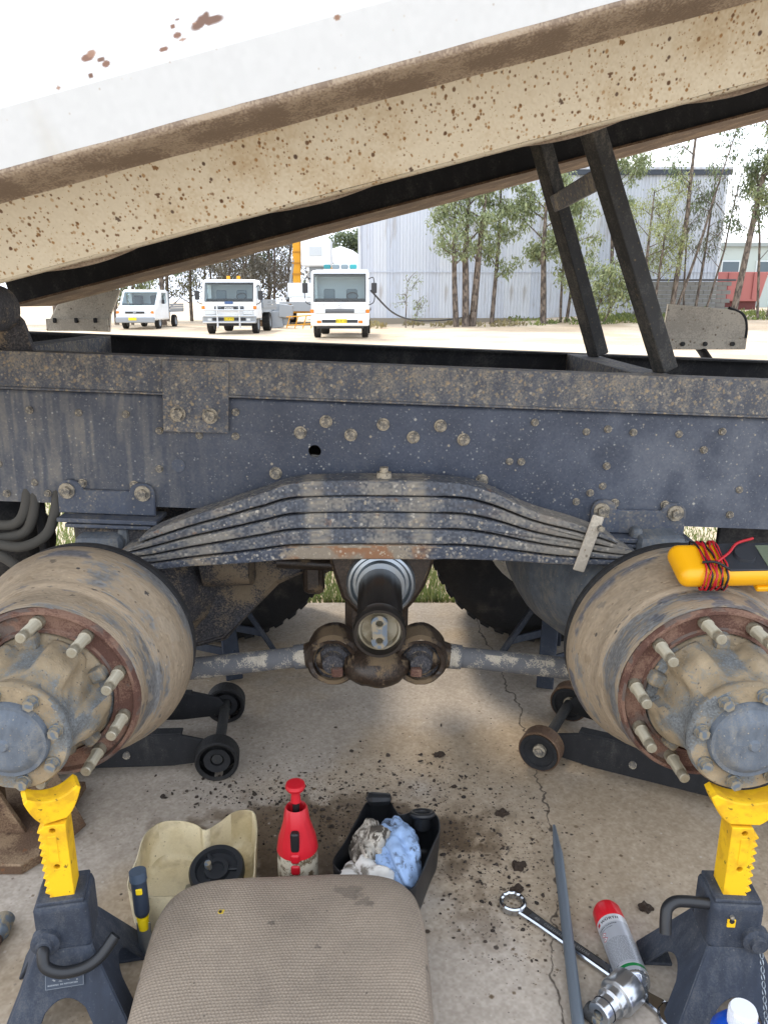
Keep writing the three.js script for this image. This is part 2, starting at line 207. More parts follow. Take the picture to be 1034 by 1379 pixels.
{
  const P = 3.4, R = rng(31);
  const crack = []; for (const [x, d] of [[0.4, 3.33], [0.41, 3.0], [0.435, 2.78], [0.44, 2.52], [0.47, 2.36], [0.45, 2.22], [0.475, 2.12], [0.44, 1.98], [0.45, 1.83], [0.435, 1.72], [0.41, 1.5], [0.36, 1.36], [0.345, 1.24], [0.33, 1.1], [0.32, 0.9], [0.34, 0.4]]) crack.push([x, d]);
  const cx = d => { for (let i = 0; i + 1 < crack.length; i++) if (d <= crack[i][1] && d >= crack[i + 1][1]) { const t = (crack[i][1] - d) / (crack[i][1] - crack[i + 1][1]); return mix(crack[i][0], crack[i + 1][0], t); } return 9; };
  const bl = (x, d, X, D, rx, rd) => Math.exp(-(((x - X) / rx) ** 2 + ((d - D) / rd) ** 2));
  const t = new Tex(1536, 1536, (u, v) => {
    const x = (u < 0.5 ? u : u - 1) * P, d = v * P;
    const a = fbm(u, v, 5, 6, 311), b = fbm(u, v, 24, 4, 315), f = noise(u, v, 700, 317), g = noise(u, v, 330, 319);
    let c = mix3([150, 142, 132], [175, 166, 155], sm(0.3, 0.7, a)); const gr = (f - 0.5) * 20 + (g - 0.5) * 16 + (b - 0.5) * 20; c = c.map(q => q + gr);
    const sand = sm(0.44, 0.72, fbm(u, v, 8, 5, 321) + 0.20 * bl(x, d, 0.75, 1.5, 0.6, 0.5) + 0.1 * bl(x, d, -0.5, 1.35, 0.5, 0.3)); c = mix3(c, [166, 146, 118].map(q => q + gr), 0.14 + sand * 0.55);
    const oilN = fbm(u, v, 60, 4, 323), oil = bl(x, d, -0.2, 1.66, 0.16, 0.17) * 0.95 + bl(x, d, 0.17, 1.68, 0.14, 0.09) * 0.6 + bl(x, d, 0.2, 1.46, 0.1, 0.14) * 0.32 + bl(x, d, -0.02, 1.78, 0.3, 0.12) * 0.5 + bl(x, d, -0.45, 1.72, 0.2, 0.1) * 0.5;
    const k = sm(0.42, 0.66, oilN * 0.75 + oil * 0.42) * Math.min(1, oil * 1.6); c = mix3(c, [74, 58, 40].map(q => q + gr * 0.5), k * 0.8);
    const wet = sm(0.35, 0.75, fbm(u, v, 14, 4, 327) * 0.6 + oil * 0.5) * Math.min(1, oil * 1.3); c = mix3(c, [132, 110, 80].map(q => q + gr), wet * 0.2);
    let z = 0.55 + (f - 0.5) * 0.3 + (b - 0.5) * 0.2; const w = Math.abs(x - cx(d) - (noise(u, v, 90, 329) - 0.5) * 0.03 - (noise(u, v, 260, 331) - 0.5) * 0.012), cw = 0.0012 + 0.0022 * noise(u, v, 40, 333), ck = sm(cw + 0.0016, cw * 0.4, w); c = mix3(c, [66, 58, 50], ck * 0.85); z -= ck * 0.5;
    return [...c, z, 0.92 - 0.35 * k];
  });
  t.dots(9000, 32, 0.0003, 0.0012, [[90, 80, 70], [120, 108, 94], [206, 198, 186], [104, 88, 70]], 0.25, 0.75, 0.1);
  for (let i = 0; i < 2600; i++) { const q = [[-0.2, 1.74, 0.2, 0.12], [0.16, 1.72, 0.25, 0.14], [-0.05, 1.95, 0.4, 0.14], [0.3, 1.5, 0.16, 0.2], [0.05, 1.82, 0.5, 0.3]][i % 5], n = () => (R() + R() + R() - 1.5) * 1.2; t.dot((q[0] + n() * q[2] + P) / P, (q[1] + n() * q[3]) / P, 0.0004 + 0.0017 * R() * R() * R(), [[62, 50, 38], [84, 66, 46], [50, 42, 36]][i % 3], 0.5 + 0.45 * R(), 0.1); }
  setting('concrete_slab', box(18, 0.12, 10, 0, -0.06, 1.67, 0.01), std(t.maps(P, P, true, true), { bumpScale: 0.0016 }));
}
function stuff(name, mesh, label, category) { mesh.name = name; mesh.castShadow = mesh.receiveShadow = true; mesh.userData = { kind: 'stuff', label, category }; scene.add(mesh); return mesh; }
function scatter(geo, mat, n, place) { const m = new THREE.InstancedMesh(geo, mat, n), o = new THREE.Object3D(), c = new THREE.Color(); for (let i = 0; i < n; i++) { const col = place(o, i); o.updateMatrix(); m.setMatrixAt(i, o.matrix); if (col) m.setColorAt(i, c.setRGB(...col)); } return m; }
{   // greasy crumbs of dirt that fell on the slab
  const R = rng(33), g = new THREE.IcosahedronGeometry(1, 1); rough(g, 0.3, 9, 8);
  const n3 = () => (R() + R() + R() - 1.5) * 1.2, cl = [[-0.2, 1.78, 0.16, 0.1], [0.14, 1.74, 0.24, 0.12], [-0.05, 1.92, 0.42, 0.14], [0.25, 1.52, 0.12, 0.18], [0.05, 1.85, 0.5, 0.35], [-0.3, 1.88, 0.25, 0.06]];
  stuff('dirt_crumbs', scatter(g, flat(0xffffff, 0.95), 1700, (o, i) => { const q = cl[i % 6], s = 0.001 + 0.0042 * Math.pow(R(), 6); o.position.set(q[0] + n3() * q[2], s * 0.3, -(q[1] + n3() * q[3])); o.rotation.set(R() * 6, R() * 6, R() * 6); o.scale.set(s * (0.8 + R()), s * 0.6, s * (0.8 + R())); const k = 0.6 + R() * 0.8; return [0.045 * k, 0.034 * k, 0.026 * k]; }), 'greasy dark dirt crumbs scattered over the concrete slab', 'dirt');
}
for (const [x, d, s, lab] of [[0.17, 2.08, 0.013, 'dark clod alone on clean concrete between the two jack wheels'], [0.6, 1.46, 0.014, 'dark ragged clod just behind the red spray can cap'], [0.32, 1.8, 0.013, 'flat dark flake lying beside the concrete crack'], [0.335, 1.6, 0.015, 'long flat flake between crack and pry bar tip'], [0.2, 1.92, 0.008, 'small round clod behind the black oil tray'], [0.315, 1.52, 0.012, 'crumbled clod on the stained patch beside the crack']]) {
  const g = new THREE.IcosahedronGeometry(1, 2); g.scale(s * 1.3, s * 0.5, s * 0.9); rough(g, s * 0.9, 160, Math.round(x * 100)); g.translate(x, s * 0.35, -d); lone('dirt_clod', g, flat(0x3a2f26, 0.95), lab, 'dirt clod', 'clods dropped on the slab');
}
{   // rough grass beyond the slab
  const R = rng(34); const bl = new THREE.BufferGeometry(); bl.setAttribute('position', new THREE.BufferAttribute(new Float32Array([-0.004, 0, 0, 0.004, 0, 0, 0.001, 1, 0.25]), 3)); bl.setAttribute('uv', new THREE.BufferAttribute(new Float32Array(6), 2)); bl.computeVertexNormals();
  stuff('grass_verge', scatter(bl, new THREE.MeshPhysicalMaterial({ color: 0xffffff, roughness: 1, transmission: 0.3, thickness: 0, side: THREE.DoubleSide }), 34000, (o) => { const x = (R() - 0.5) * 5, d = 3.36 + Math.pow(R(), 1.6) * 2.2; o.position.set(x, yardY, -d); o.rotation.set((R() - 0.5) * 0.7, R() * 6.3, (R() - 0.5) * 0.7); const h = (0.02 + R() * 0.06) * (0.4 + noise(x * 0.13 + 0.5, d * 0.13, 8, 3)); o.scale.set(1, h, h); const k = R(); return [0.13 + 0.14 * k, 0.2 + 0.09 * k, 0.06 + 0.05 * k]; }), 'patchy green grass growing beyond the edge of the slab', 'grass');
}

// ================================================================ THE TIPPER TRUCK (one thing)
const truck = thing('tipper_truck', 'white tipper truck with raised body, bare brake drums and dusty blue chassis', 'truck', 0, 0, 0);
const AX = [{ x: -0.677, side: -1 }, { x: 0.658, side: 1 }], AY = 0.585;

// ---- chassis frame, tilted 2.2 degrees nose down
const fr = group('chassis_frame', truck, 0, 1.193, 0); fr.rotation.z = -Math.atan(0.0385);
{
  const x0 = -2.3, x1 = 3.2, C = (d0, d1, y0, y1, t) => d0 < d1
    ? [[d0, y0], [d0, y1], [d1, y1], [d1, y1 - t], [d0 + t, y1 - t], [d0 + t, y0 + t], [d1, y0 + t], [d1, y0]] : [[d0, y0], [d1, y0], [d1, y0 + t], [d0 - t, y0 + t], [d0 - t, y1 - t], [d1, y1 - t], [d1, y1], [d0, y1]];
  // rail web with a rounded upper shoulder
  const webY = -0.093, low = -0.39; const sh = []; for (let i = 0; i <= 5; i++) { const a = i / 5 * Math.PI / 2; sh.push([1.955 + 0.014 - 0.014 * Math.sin(Math.PI / 2 - a) , webY - 0.014 + 0.014 * Math.sin(a)]); }
  const side = [[1.955, low], ...sh, [2.03, webY], [2.03, webY - 0.008], [1.963, webY - 0.012], [1.963, low + 0.008], [2.03, low + 0.008], [2.03, low]];
  const web = shapeOf([[x0, low], [x1, low], [x1, webY - 0.012], [x0, webY - 0.012]]); { const h = new THREE.Path(); h.absarc(-0.17, -0.226, 0.0165, 0, Math.PI * 2, true); web.holes.push(h); }
  const rail = part('chassis_rail', new THREE.ExtrudeGeometry(web, { depth: 0.008, bevelEnabled: false, curveSegments: 20 }).translate(0, 0, -1.963), M.rail, fr);
  part('top_flange', prism([[1.955, webY - 0.012], ...sh.slice(1), [2.03, webY], [2.03, webY - 0.008], [1.963, webY - 0.012]], x0, x1), M.rail, rail); part('bottom_flange', box(x1 - x0, 0.008, 0.066, (x0 + x1) / 2, low + 0.004, -1.9965, 0.001), M.rail, rail);
  part('chassis_rail', prism(side.map(([d, y]) => [4.76 - d, y]).reverse(), x0, x1), M.black, fr);
  part('subframe_rail', prism(C(1.942, 2.012, -0.089, 0, 0.007), x0, x1), M.flange, fr);
  part('subframe_rail', prism(C(2.818, 2.748, -0.089, 0.002, 0.007), x0, x1), M.black, fr);
  part('subframe_lip', box(x1 - x0, 0.006, 0.018, (x0 + x1) / 2, -0.0905, -1.944, 0.002), M.flange, fr);
  for (const [x, w] of [[-0.985, 0.07], [0.69, 0.1], [2.2, 0.1], [-1.9, 0.1]]) part('cross_member', mergeGeometries([boxUV(box(w, 0.008, 0.73, x, -0.003, -2.38)), boxUV(box(0.008, 0.09, 0.73, x - w / 2 + 0.004, -0.05, -2.38)), boxUV(box(0.008, 0.09, 0.73, x + w / 2 - 0.004, -0.05, -2.38))]), M.flange, fr, true);
  for (const x of [-1.4, 0, 1.3]) part('frame_crossmember', box(0.14, 0.2, 0.83, x, -0.25, -2.38, 0.01), M.black, fr);
  // joint plate over subframe and rail
  const pl = part('joint_plate', plate(shapeOf([[-0.55, -0.006], [-0.384, -0.006], [-0.388, -0.184], [-0.552, -0.186]]), 0.008).translate(0, 0, -1.942), M.flange, fr);
  for (const [x, y] of [[-0.513, -0.139], [-0.432, -0.141]]) { const b = part('bolt', hexBolt(0.015, 0.013, 0.02), M.boltDusty, pl, true); b.position.set(x, y, -1.9335); b.rotation.z = x * 9; }
  const big = hexBolt(0.0125, 0.011, 0.0165), small = hexBolt(0.0078, 0.007, 0.0098), rivet = mergeGeometries([boxUV(new THREE.SphereGeometry(0.01, 12, 6, 0, 6.3, 0, 1.57).rotateX(Math.PI / 2).scale(1, 1, 0.6))]);
  const R = rng(35); const put = (g, x, y) => { const b = part('bolt', g, M.boltDusty, fr, true); b.position.set(x, y, -1.955); b.rotation.z = R() * 3; };
  for (const [x, y] of [[-0.207, -0.178], [-0.142, -0.147], [-0.078, -0.179], [0.004, -0.149], [0.082, -0.179], [0.15, -0.147], [0.211, -0.18], [-0.27, -0.287], [0.266, -0.285]]) put(big, x, y);
  [[-0.895, -0.147], [-0.771, -0.149], [-0.651, -0.148], [-0.567, -0.187], [-0.466, -0.196], [-0.373, -0.194], [-0.372, -0.132], [-0.898, -0.336], [-0.972, -0.368], [-0.865, -0.364], [-0.987, -0.29], [-0.571, -0.287], [0.39, -0.129], [0.524, -0.148], [0.578, -0.139], [0.644, -0.145], [0.762, -0.145], [0.871, -0.134], [0.831, -0.183], [0.334, -0.233], [0.364, -0.232], [0.586, -0.235], [0.582, -0.289], [0.551, -0.308], [0.517, -0.333], [0.94, -0.285], [0.925, -0.353], [1.05, -0.15], [1.12, -0.3], [-1.1, -0.16], [-1.2, -0.3]].forEach(([x, y], i) => put(i % 3 === 1 ? rivet : small, x, y));
  part('blanking_disc', cyl(0.018, 0.0175, 0.004, -0.522, -0.276, -1.9545, 'z', 24), M.chassis, fr);
  // bump-stop brackets below the rail
  for (const [x0b, x1b] of [[-0.835, -0.583], [0.556, 0.806]]) {
    const g = group('bump_stop', fr), s = new THREE.Shape(); const y0 = -0.412;
    s.moveTo(x0b, y0); s.lineTo(x1b, y0); s.lineTo(x1b, -0.36); s.quadraticCurveTo(x1b, -0.325, x1b - 0.036, -0.325); s.quadraticCurveTo(x1b - 0.06, -0.325, x1b - 0.066, -0.347); s.lineTo(x0b + 0.066, -0.347); s.quadraticCurveTo(x0b + 0.06, -0.322, x0b + 0.03, -0.322); s.quadraticCurveTo(x0b, -0.325, x0b, -0.36); s.closePath();
    part('bracket_plate', plate(s, 0.014, 0.003).translate(0, 0, -1.9545), M.chassis, g);
    part('shelf', box(x1b - x0b + 0.005, 0.012, 0.1, (x0b + x1b) / 2 + 0.012, y0 - 0.008, -1.95, 0.003), M.chassis, g);
    part('shelf', box(x1b - x0b - 0.03, 0.01, 0.11, (x0b + x1b) / 2 + 0.014, y0 - 0.022, -1.955, 0.003), M.chassis, g);
    part('rubber_pad', box(0.19, 0.042, 0.08, (x0b + x1b) / 2 + 0.02, y0 - 0.05, -1.96, 0.012), M.casting, g);
    for (const x of [x0b + 0.026, x1b - 0.03]) { const b = part('bolt', hexBolt(0.013, 0.012, 0.021), M.boltDusty, g, true); b.position.set(x, -0.351, -1.9395); }
    for (const x of [x0b + 0.062, x1b - 0.055]) { const b = part('bolt', hexBolt(0.0095, 0.009, 0.012), M.boltDusty, g, true); b.position.set(x, -0.333, -1.955); }
  }
}
// ---- prop frame that holds the body up
{
  const g = group('body_prop', truck);
  part('leg', beam(V(0.738, 1.172, -2.045), V(0.493, 1.765, -2.03), 0.045, 0.05, V(0.35, 0, 1)), M.propSteel, g);
  part('leg', beam(V(0.716, 1.172, -2.62), V(0.486, 1.83, -2.62), 0.045, 0.062, V(0.35, 0, 1)), M.propSteel, g);
  part('cross_bar', beam(V(0.541, 1.645, -2.59), V(0.541, 1.645, -2.05), 0.03, 0.05, V(-0.38, 1, 0)), M.flange, g);
}
// ---- tipping body, pitched 13.7 degrees about its rear hinge
{
  const k = Math.cos(13.7 * Math.PI / 180), tb = group('tipper_body', truck, 0, 1.6, 0); tb.rotation.z = 13.7 * Math.PI / 180;
  const Q = ps => ps.map(([d, y]) => [d, (y - 1.6) * k]), u0 = -1.5, u1 = 3.6, n = 260, ub = -1.3;
  const strip = (prof, wobble, seed) => {   // a long sheet along the body, its edges and face uneven
    const m = prof.length, pos = [], idx = [], P = Q(prof);
    for (let i = 0; i <= n; i++) for (let j = 0; j < m; j++) { const u = mix(u0, u1, i / n); const w = wobble[j] * (fbm(u * 0.2 + 0.5, j * 0.37 + 0.2, 40, 4, seed) - 0.5), b = wobble[j] * 1.5 * (fbm(u * 0.06 + 0.5, j * 0.11 + 0.3, 12, 2, seed + 5) - 0.5); pos.push(u, P[j][1] + w + b * 0.4, -P[j][0] + w); }
    for (let i = 0; i < n; i++) for (let j = 0; j + 1 < m; j++) { const a = i * m + j, b = a + 1, c = a + m, e = c + 1; idx.push(a, c, b, b, c, e); }
    const g = new THREE.BufferGeometry(); g.setAttribute('position', new THREE.Float32BufferAttribute(pos, 3)); g.setIndex(idx); g.computeVertexNormals(); return g;
  };
  const wall = s => [[1.17, 1.646], [1.161, 1.652], [1.142, 1.724], [1.143, 1.736], [1.198, 1.85], [1.202, 1.862], [1.203, 2.62], [1.18, 2.63], [1.18, 2.7], [1.275, 2.7], [1.275, 1.68], [1.24, 1.66]].map(([d, y]) => [s ? 4.76 - d : d, y]);
  part('side_wall', prism(Q(wall(0)), u0, u1), M.white, tb);
  part('side_wall', prism(Q([[3.48, 1.76], [3.485, 2.7], [3.58, 2.7], [3.6, 1.85], [3.6, 1.76]]), u0, u1), M.white, tb);
  part('dirt_crusted_ledge', strip([[1.17, 1.658], [1.159, 1.655], [1.159, 1.648], [1.166, 1.643], [1.18, 1.639], [1.2, 1.636], [1.228, 1.632], [1.236, 1.628]], [0, 0.003, 0.007, 0.006, 0.006, 0.006, 0.008, 0.002], 401), M.ledge, tb);
  const under = []; for (let j = 0; j <= 12; j++) under.push([mix(1.228, 1.3, j / 12) + 0.006 * Math.sin(j / 12 * Math.PI), mix(1.636, 1.533, j / 12)]);
  part('lower_skirt', strip(under, [0, ...Array(11).fill(0.004), 0.002], 403), M.under, tb);
  part('skirt_fold', prism(Q([[1.298, 1.532], [1.302, 1.529], [1.316, 1.529], [1.318, 1.537], [1.325, 1.7], [1.318, 1.7], [1.309, 1.537]]), u0, u1), M.under, tb);
  part('floor_underside', prism(Q([[1.326, 1.69], [1.92, 1.69], [1.92, 1.7], [1.326, 1.7]]), u0, u1), M.under, tb);
  part('body_beam', prism(Q([[1.925, 1.65], [2.0, 1.65], [2.0, 1.8], [1.925, 1.8]]), ub, u1), M.black, tb);
  part('body_beam', prism(Q([[2.74, 1.645], [2.8, 1.645], [2.8, 1.81], [2.74, 1.81]]), ub, u1), M.black, tb);
  part('beam_flange', prism(Q([[2.715, 1.638], [3.05, 1.638], [3.05, 1.645], [2.715, 1.645]]), ub, u1), M.rustPlate, tb);
  part('body_floor', prism(Q([[1.2, 1.812], [3.56, 1.812], [3.56, 1.832], [1.2, 1.832]]), u0, u1), M.black, tb);
  part('tail_panel', box(0.03, 0.84, 2.2, u0 + 0.02, 0.66, -2.38, 0.004), M.white, tb);
  part('head_panel', box(0.03, 1.06, 2.3, u1 - 0.02, 0.56, -2.38, 0.004), M.white, tb);
  for (const [a, b, s] of [[-0.6, -0.42, 0.009], [-0.22, -0.02, 0.007], [0.2, 0.38, 0.008], [0.46, 0.64, 0.009]]) {   // liner sagging below the folded edge
    const pts = []; for (let i = 0; i <= 16; i++) { const t = i / 16; pts.push([mix(a, b, t), -s * Math.sin(Math.PI * t)]); } pts.push([b, 0.02], [a, 0.02]);
    const g = plate(shapeOf(pts), 0.012).translate(0, (1.533 - 1.6) * k, -1.336); part('sagging_liner', g, M.ledge, tb);
  }
  const hg = part('hinge_boss', latheZ([[-0.08, 0.0001], [-0.08, 0.05], [-0.07, 0.056], [0.05, 0.056], [0.06, 0.05], [0.06, 0.03], [0.05, 0.0001]], 28), M.casting, truck); hg.position.set(-0.955, 1.33, -1.9);
  part('hinge_bracket', plate(shapeOf([[-1.06, 1.19], [-0.87, 1.19], [-0.9, 1.3], [-0.95, 1.36], [-1.02, 1.3]]), 0.02).translate(0, 0, -1.99), M.casting, truck);
}
// ---- far mudguards
{
  const s = new THREE.Shape(); s.moveTo(1.12, 1.16); s.lineTo(1.455, 1.16); s.lineTo(1.455, 1.24); s.quadraticCurveTo(1.45, 1.31, 1.38, 1.315); s.lineTo(1.135, 1.335); s.closePath();
  const mg = part('mudguard', plate(s, 0.02, 0.004).translate(0, 0, -3.2), M.mudguard, truck); part('edge_strip', box(0.34, 0.045, 0.012, 1.288, 1.18, -3.172, 0.003), M.mudguard, mg);
  part('rubber_edge', tube([[1.455, 1.16, -3.19], [1.458, 1.24, -3.19], [1.44, 1.29, -3.19], [1.38, 1.318, -3.19]], 0.009), M.rubber, mg); for (const x of [1.2, 1.29, 1.4]) part('bolt', cyl(0.009, 0.009, 0.012, x, 1.18, -3.163, 'z', 8), M.propSteel, mg);
  const c = []; for (let i = 0; i <= 10; i++) { const a = i / 10; c.push([-1.43 + 0.13 * a + 0.02 * a * a, 1.23 + 0.165 * Math.sin(a * 1.5)]); }
  const m2 = part('mudguard', plate(shapeOf([[-1.16, 1.22], [-1.15, 1.29], [-1.125, 1.34], [-1.1, 1.392], ...c.reverse()]), 0.02, 0.004).translate(0, 0, -3.36), M.mudguard, truck); part('edge_strip', box(0.26, 0.05, 0.012, -1.29, 1.25, -3.333, 0.003), M.mudguard, m2);
  for (const x of [-1.38, -1.29, -1.21]) part('bolt', box(0.014, 0.02, 0.012, x, 1.268, -3.325), M.black, m2);
  for (const x of [1.29, -1.29]) part('mudguard_stay', rod(V(x, 1.18, -3.25), V(x, 0.98, -2.8), 0.018), M.black, truck);
}
// ---- leaf spring
{
  const sp = group('leaf_spring', truck), top = [[-0.66, 0.752], [-0.6, 0.787], [-0.5, 0.828], [-0.4, 0.862], [-0.3, 0.896], [-0.19, 0.924], [0.14, 0.924], [0.25, 0.905], [0.37, 0.85], [0.48, 0.816], [0.56, 0.785], [0.634, 0.75]], bot = [[-0.66, 0.718], [-0.6, 0.692], [-0.48, 0.7], [-0.35, 0.708], [-0.19, 0.719], [0.14, 0.719], [0.34, 0.712], [0.45, 0.705], [0.58, 0.707], [0.634, 0.728]];
  const ev = (c, x) => { const q = c.lut ??= new THREE.SplineCurve(c.map(p => new THREE.Vector2(...p))).getPoints(240); for (let i = 0; i + 1 < q.length; i++) if (x <= q[i + 1].x) return mix(q[i].y, q[i + 1].y, Math.max(0, (x - q[i].x) / (q[i + 1].x - q[i].x))); return q[q.length - 1].y; };
  const ends = [[-0.612, 0.585], [-0.664, 0.62], [-0.655, 0.636], [-0.63, 0.625], [-0.6, 0.612]], N = 5;
  for (let l = 0; l < N; l++) {
    const [a, b] = ends[l], up = [], dn = [], n = 60;
    for (let i = 0; i <= n; i++) { const x = mix(a, b, i / n), T = ev(top, x), B = ev(bot, x), h = (T - B) / N, gap = 0.12 + 0.1 * Math.min(1, Math.abs(x + 0.02) / 0.6); const mid = x > -0.195 && x < 0.145; up.push([x, T - l * h - h * (mid ? 0.04 : gap * 0.5)]); dn.push([x, T - (l + 1) * h + h * (mid ? 0.03 : gap * 0.5)]); }
    up[0][1] -= 0.004; up[n][1] -= 0.004;
    const g = new THREE.ExtrudeGeometry(shapeOf([...dn, ...up.reverse()]), { depth: 0.078, bevelEnabled: true, bevelThickness: 0.006, bevelSize: 0.005, bevelOffset: -0.005, bevelSegments: 3 }).translate(0, 0, -1.914);
    const m = boxUV(g), u = m.attributes.uv; for (let i = 0; i < u.count; i++) u.setXY(i, (u.getX(i) + 0.67 + [0.008, -0.006, 0.004, -0.01, 0][l]) / 1.32, u.getY(i) * (l === N - 1 ? 6 : 3) + l * 0.37);
    part('spring_leaf', m, l === N - 1 ? M.springLow : M.spring, sp, true);
  }
  part('spring_clip', beam(V(0.528, 0.838, -1.823), V(0.487, 0.694, -1.823), 0.03, 0.008, V(0, 0, 1)), M.mudguard, sp);
  part('clip_bolt', cyl(0.008, 0.008, 0.03, 0.532, 0.808, -1.82, 'z', 8), M.boltDusty, sp);
  part('centre_bolt', mergeGeometries([boxUV(cyl(0.022, 0.018, 0.014, 0, 0.931, -1.87)), boxUV(cyl(0.012, 0.012, 0.02, 0, 0.94, -1.87, 'y', 6))]), M.boltDusty, sp, true);
for (const [x, s] of [[-0.66, 1], [0.64, -1]]) { part('end_seat', rough(box(0.2, 0.04, 0.12, x - 0.05 * s, 0.668, -1.9, 0.012), 0.004, 40, 5), M.cap, sp); part('end_lug', rough(box(0.12, 0.085, 0.09, x - 0.075 * s, 0.725, -1.92, 0.02), 0.008, 40, 6), M.cap, sp); part('end_lug', rough(box(0.03, 0.06, 0.05, x - 0.02 * s, 0.75, -1.935, 0.012), 0.004, 50, 8), M.cap, sp); }
}
// ---- trunnion and its seat
{
  const t = group('trunnion', truck, -0.01, 0, 0);
  part('spring_seat', plate(shapeOf([[-0.135, 0.722], [0.145, 0.722], [0.115, 0.63], [0.09, 0.59], [0.06, 0.555], [-0.06, 0.555], [-0.1, 0.6], [-0.118, 0.66]]), 0.16, 0.01).translate(0.0, 0, -2.03), M.grease, t);
  part('bearing_ring', latheZ([[0, 0.045], [0, 0.087], [0.012, 0.089], [0.02, 0.084], [0.022, 0.078], [0.012, 0.072], [0.014, 0.064], [0.03, 0.061], [0.032, 0.045]], 48), M.steel, t).position.set(0.002, 0.648, -1.868);
  part('sleeve', latheZ([[-0.02, 0.05], [0, 0.056], [0.23, 0.053], [0.235, 0.05]], 48), flat(0x2e2b29, 0.36, { metalness: 0.55 }), t).position.set(0, 0.64, -1.86);
  part('shaft', latheZ([[-0.03, 0.036], [0.25, 0.038], [0.255, 0.036]], 40), M.grease, t).position.set(0, 0.64, -1.86);
  part('end_ring', latheZ([[-0.05, 0.05], [-0.03, 0.059], [0, 0.06], [0.008, 0.057], [0.008, 0.051], [-0.008, 0.048], [-0.02, 0.046]], 44), flat(0x3a3633, 0.34, { metalness: 0.7 }), t).position.set(0, 0.636, -1.58);
  part('end_face', latheZ([[-0.012, 0.0001], [-0.012, 0.04], [0, 0.043], [0, 0.049], [-0.02, 0.049]], 40), M.stud, t).position.set(0, 0.636, -1.592);
  const s = new THREE.Shape(); s.absarc(0, 0.024, 0.022, -0.3, Math.PI + 0.3); s.lineTo(-0.018, -0.02); s.absarc(0, -0.024, 0.022, Math.PI - 0.3, 2 * Math.PI + 0.3); s.closePath();
  for (const y of [0.024, -0.024]) { const h = new THREE.Path(); h.absarc(0, y, 0.0095, 0, Math.PI * 2, true); s.holes.push(h); }
  const lp = part('lock_plate', plate(s, 0.012).scale(0.86, 0.86, 1).translate(0, 0.636, -1.59), M.boltSteel, t);
  part('cross_tube', cyl(0.065, 0.065, 0.84, 0, 0.63, -2.44, 'z'), M.grease, truck);
}
// ---- lower torque rods and their bracket
{
  for (const [s, ex] of [[-1, -0.131], [1, 0.094]]) {
    const r = group('torque_rod', truck); const a = V(ex + s * 0.04, 0.452, -1.85), b = V(s * 0.66, 0.392, -1.85);
    part('rod_tube', rod(a.clone().lerp(b, 0.08), b, 0.027, 0.03, 20), M.rodPaint, r);
    part('collar', rod(a.clone().lerp(b, 0.07), a.clone().lerp(b, 0.13), 0.033, 0.032, 20), M.rodPaint, r);
    part('neck', rod(V(ex + s * 0.03, 0.455, -1.85), a.clone().lerp(b, 0.09), 0.045, 0.03, 18), M.grease, r);
    part('eye', rough(latheZ([[-0.05, 0.03], [-0.052, 0.062], [-0.04, 0.07], [0.04, 0.07], [0.052, 0.062], [0.05, 0.052], [0.035, 0.05], [0.03, 0.03]], 36), 0.003, 60, 4), M.grease, r).position.set(ex, 0.455, -1.85);
    part('bush', rough(latheZ([[0.03, 0.052], [0.044, 0.046], [0.03, 0.042], [0.04, 0.03], [0.06, 0.026], [0.062, 0.0001]], 30), 0.004, 80, 7), M.casting, r).position.set(ex, 0.452, -1.85);
    part('bush_bolt', rough(box(0.03, 0.024, 0.03, ex + s * -0.012, 0.435, -1.79, 0.006), 0.003, 80, 9), M.rust, r);
  }
  const g = rough(new THREE.SphereGeometry(1, 28, 20).scale(0.085, 0.05, 0.075), 0.008, 40, 12); part('rod_bracket', g.translate(-0.02, 0.44, -1.81), M.grease, truck);
  part('rod_bracket_arm', rough(box(0.17, 0.16, 0.07, -0.02, 0.53, -1.93, 0.02), 0.006, 40, 13), M.grease, truck);
}
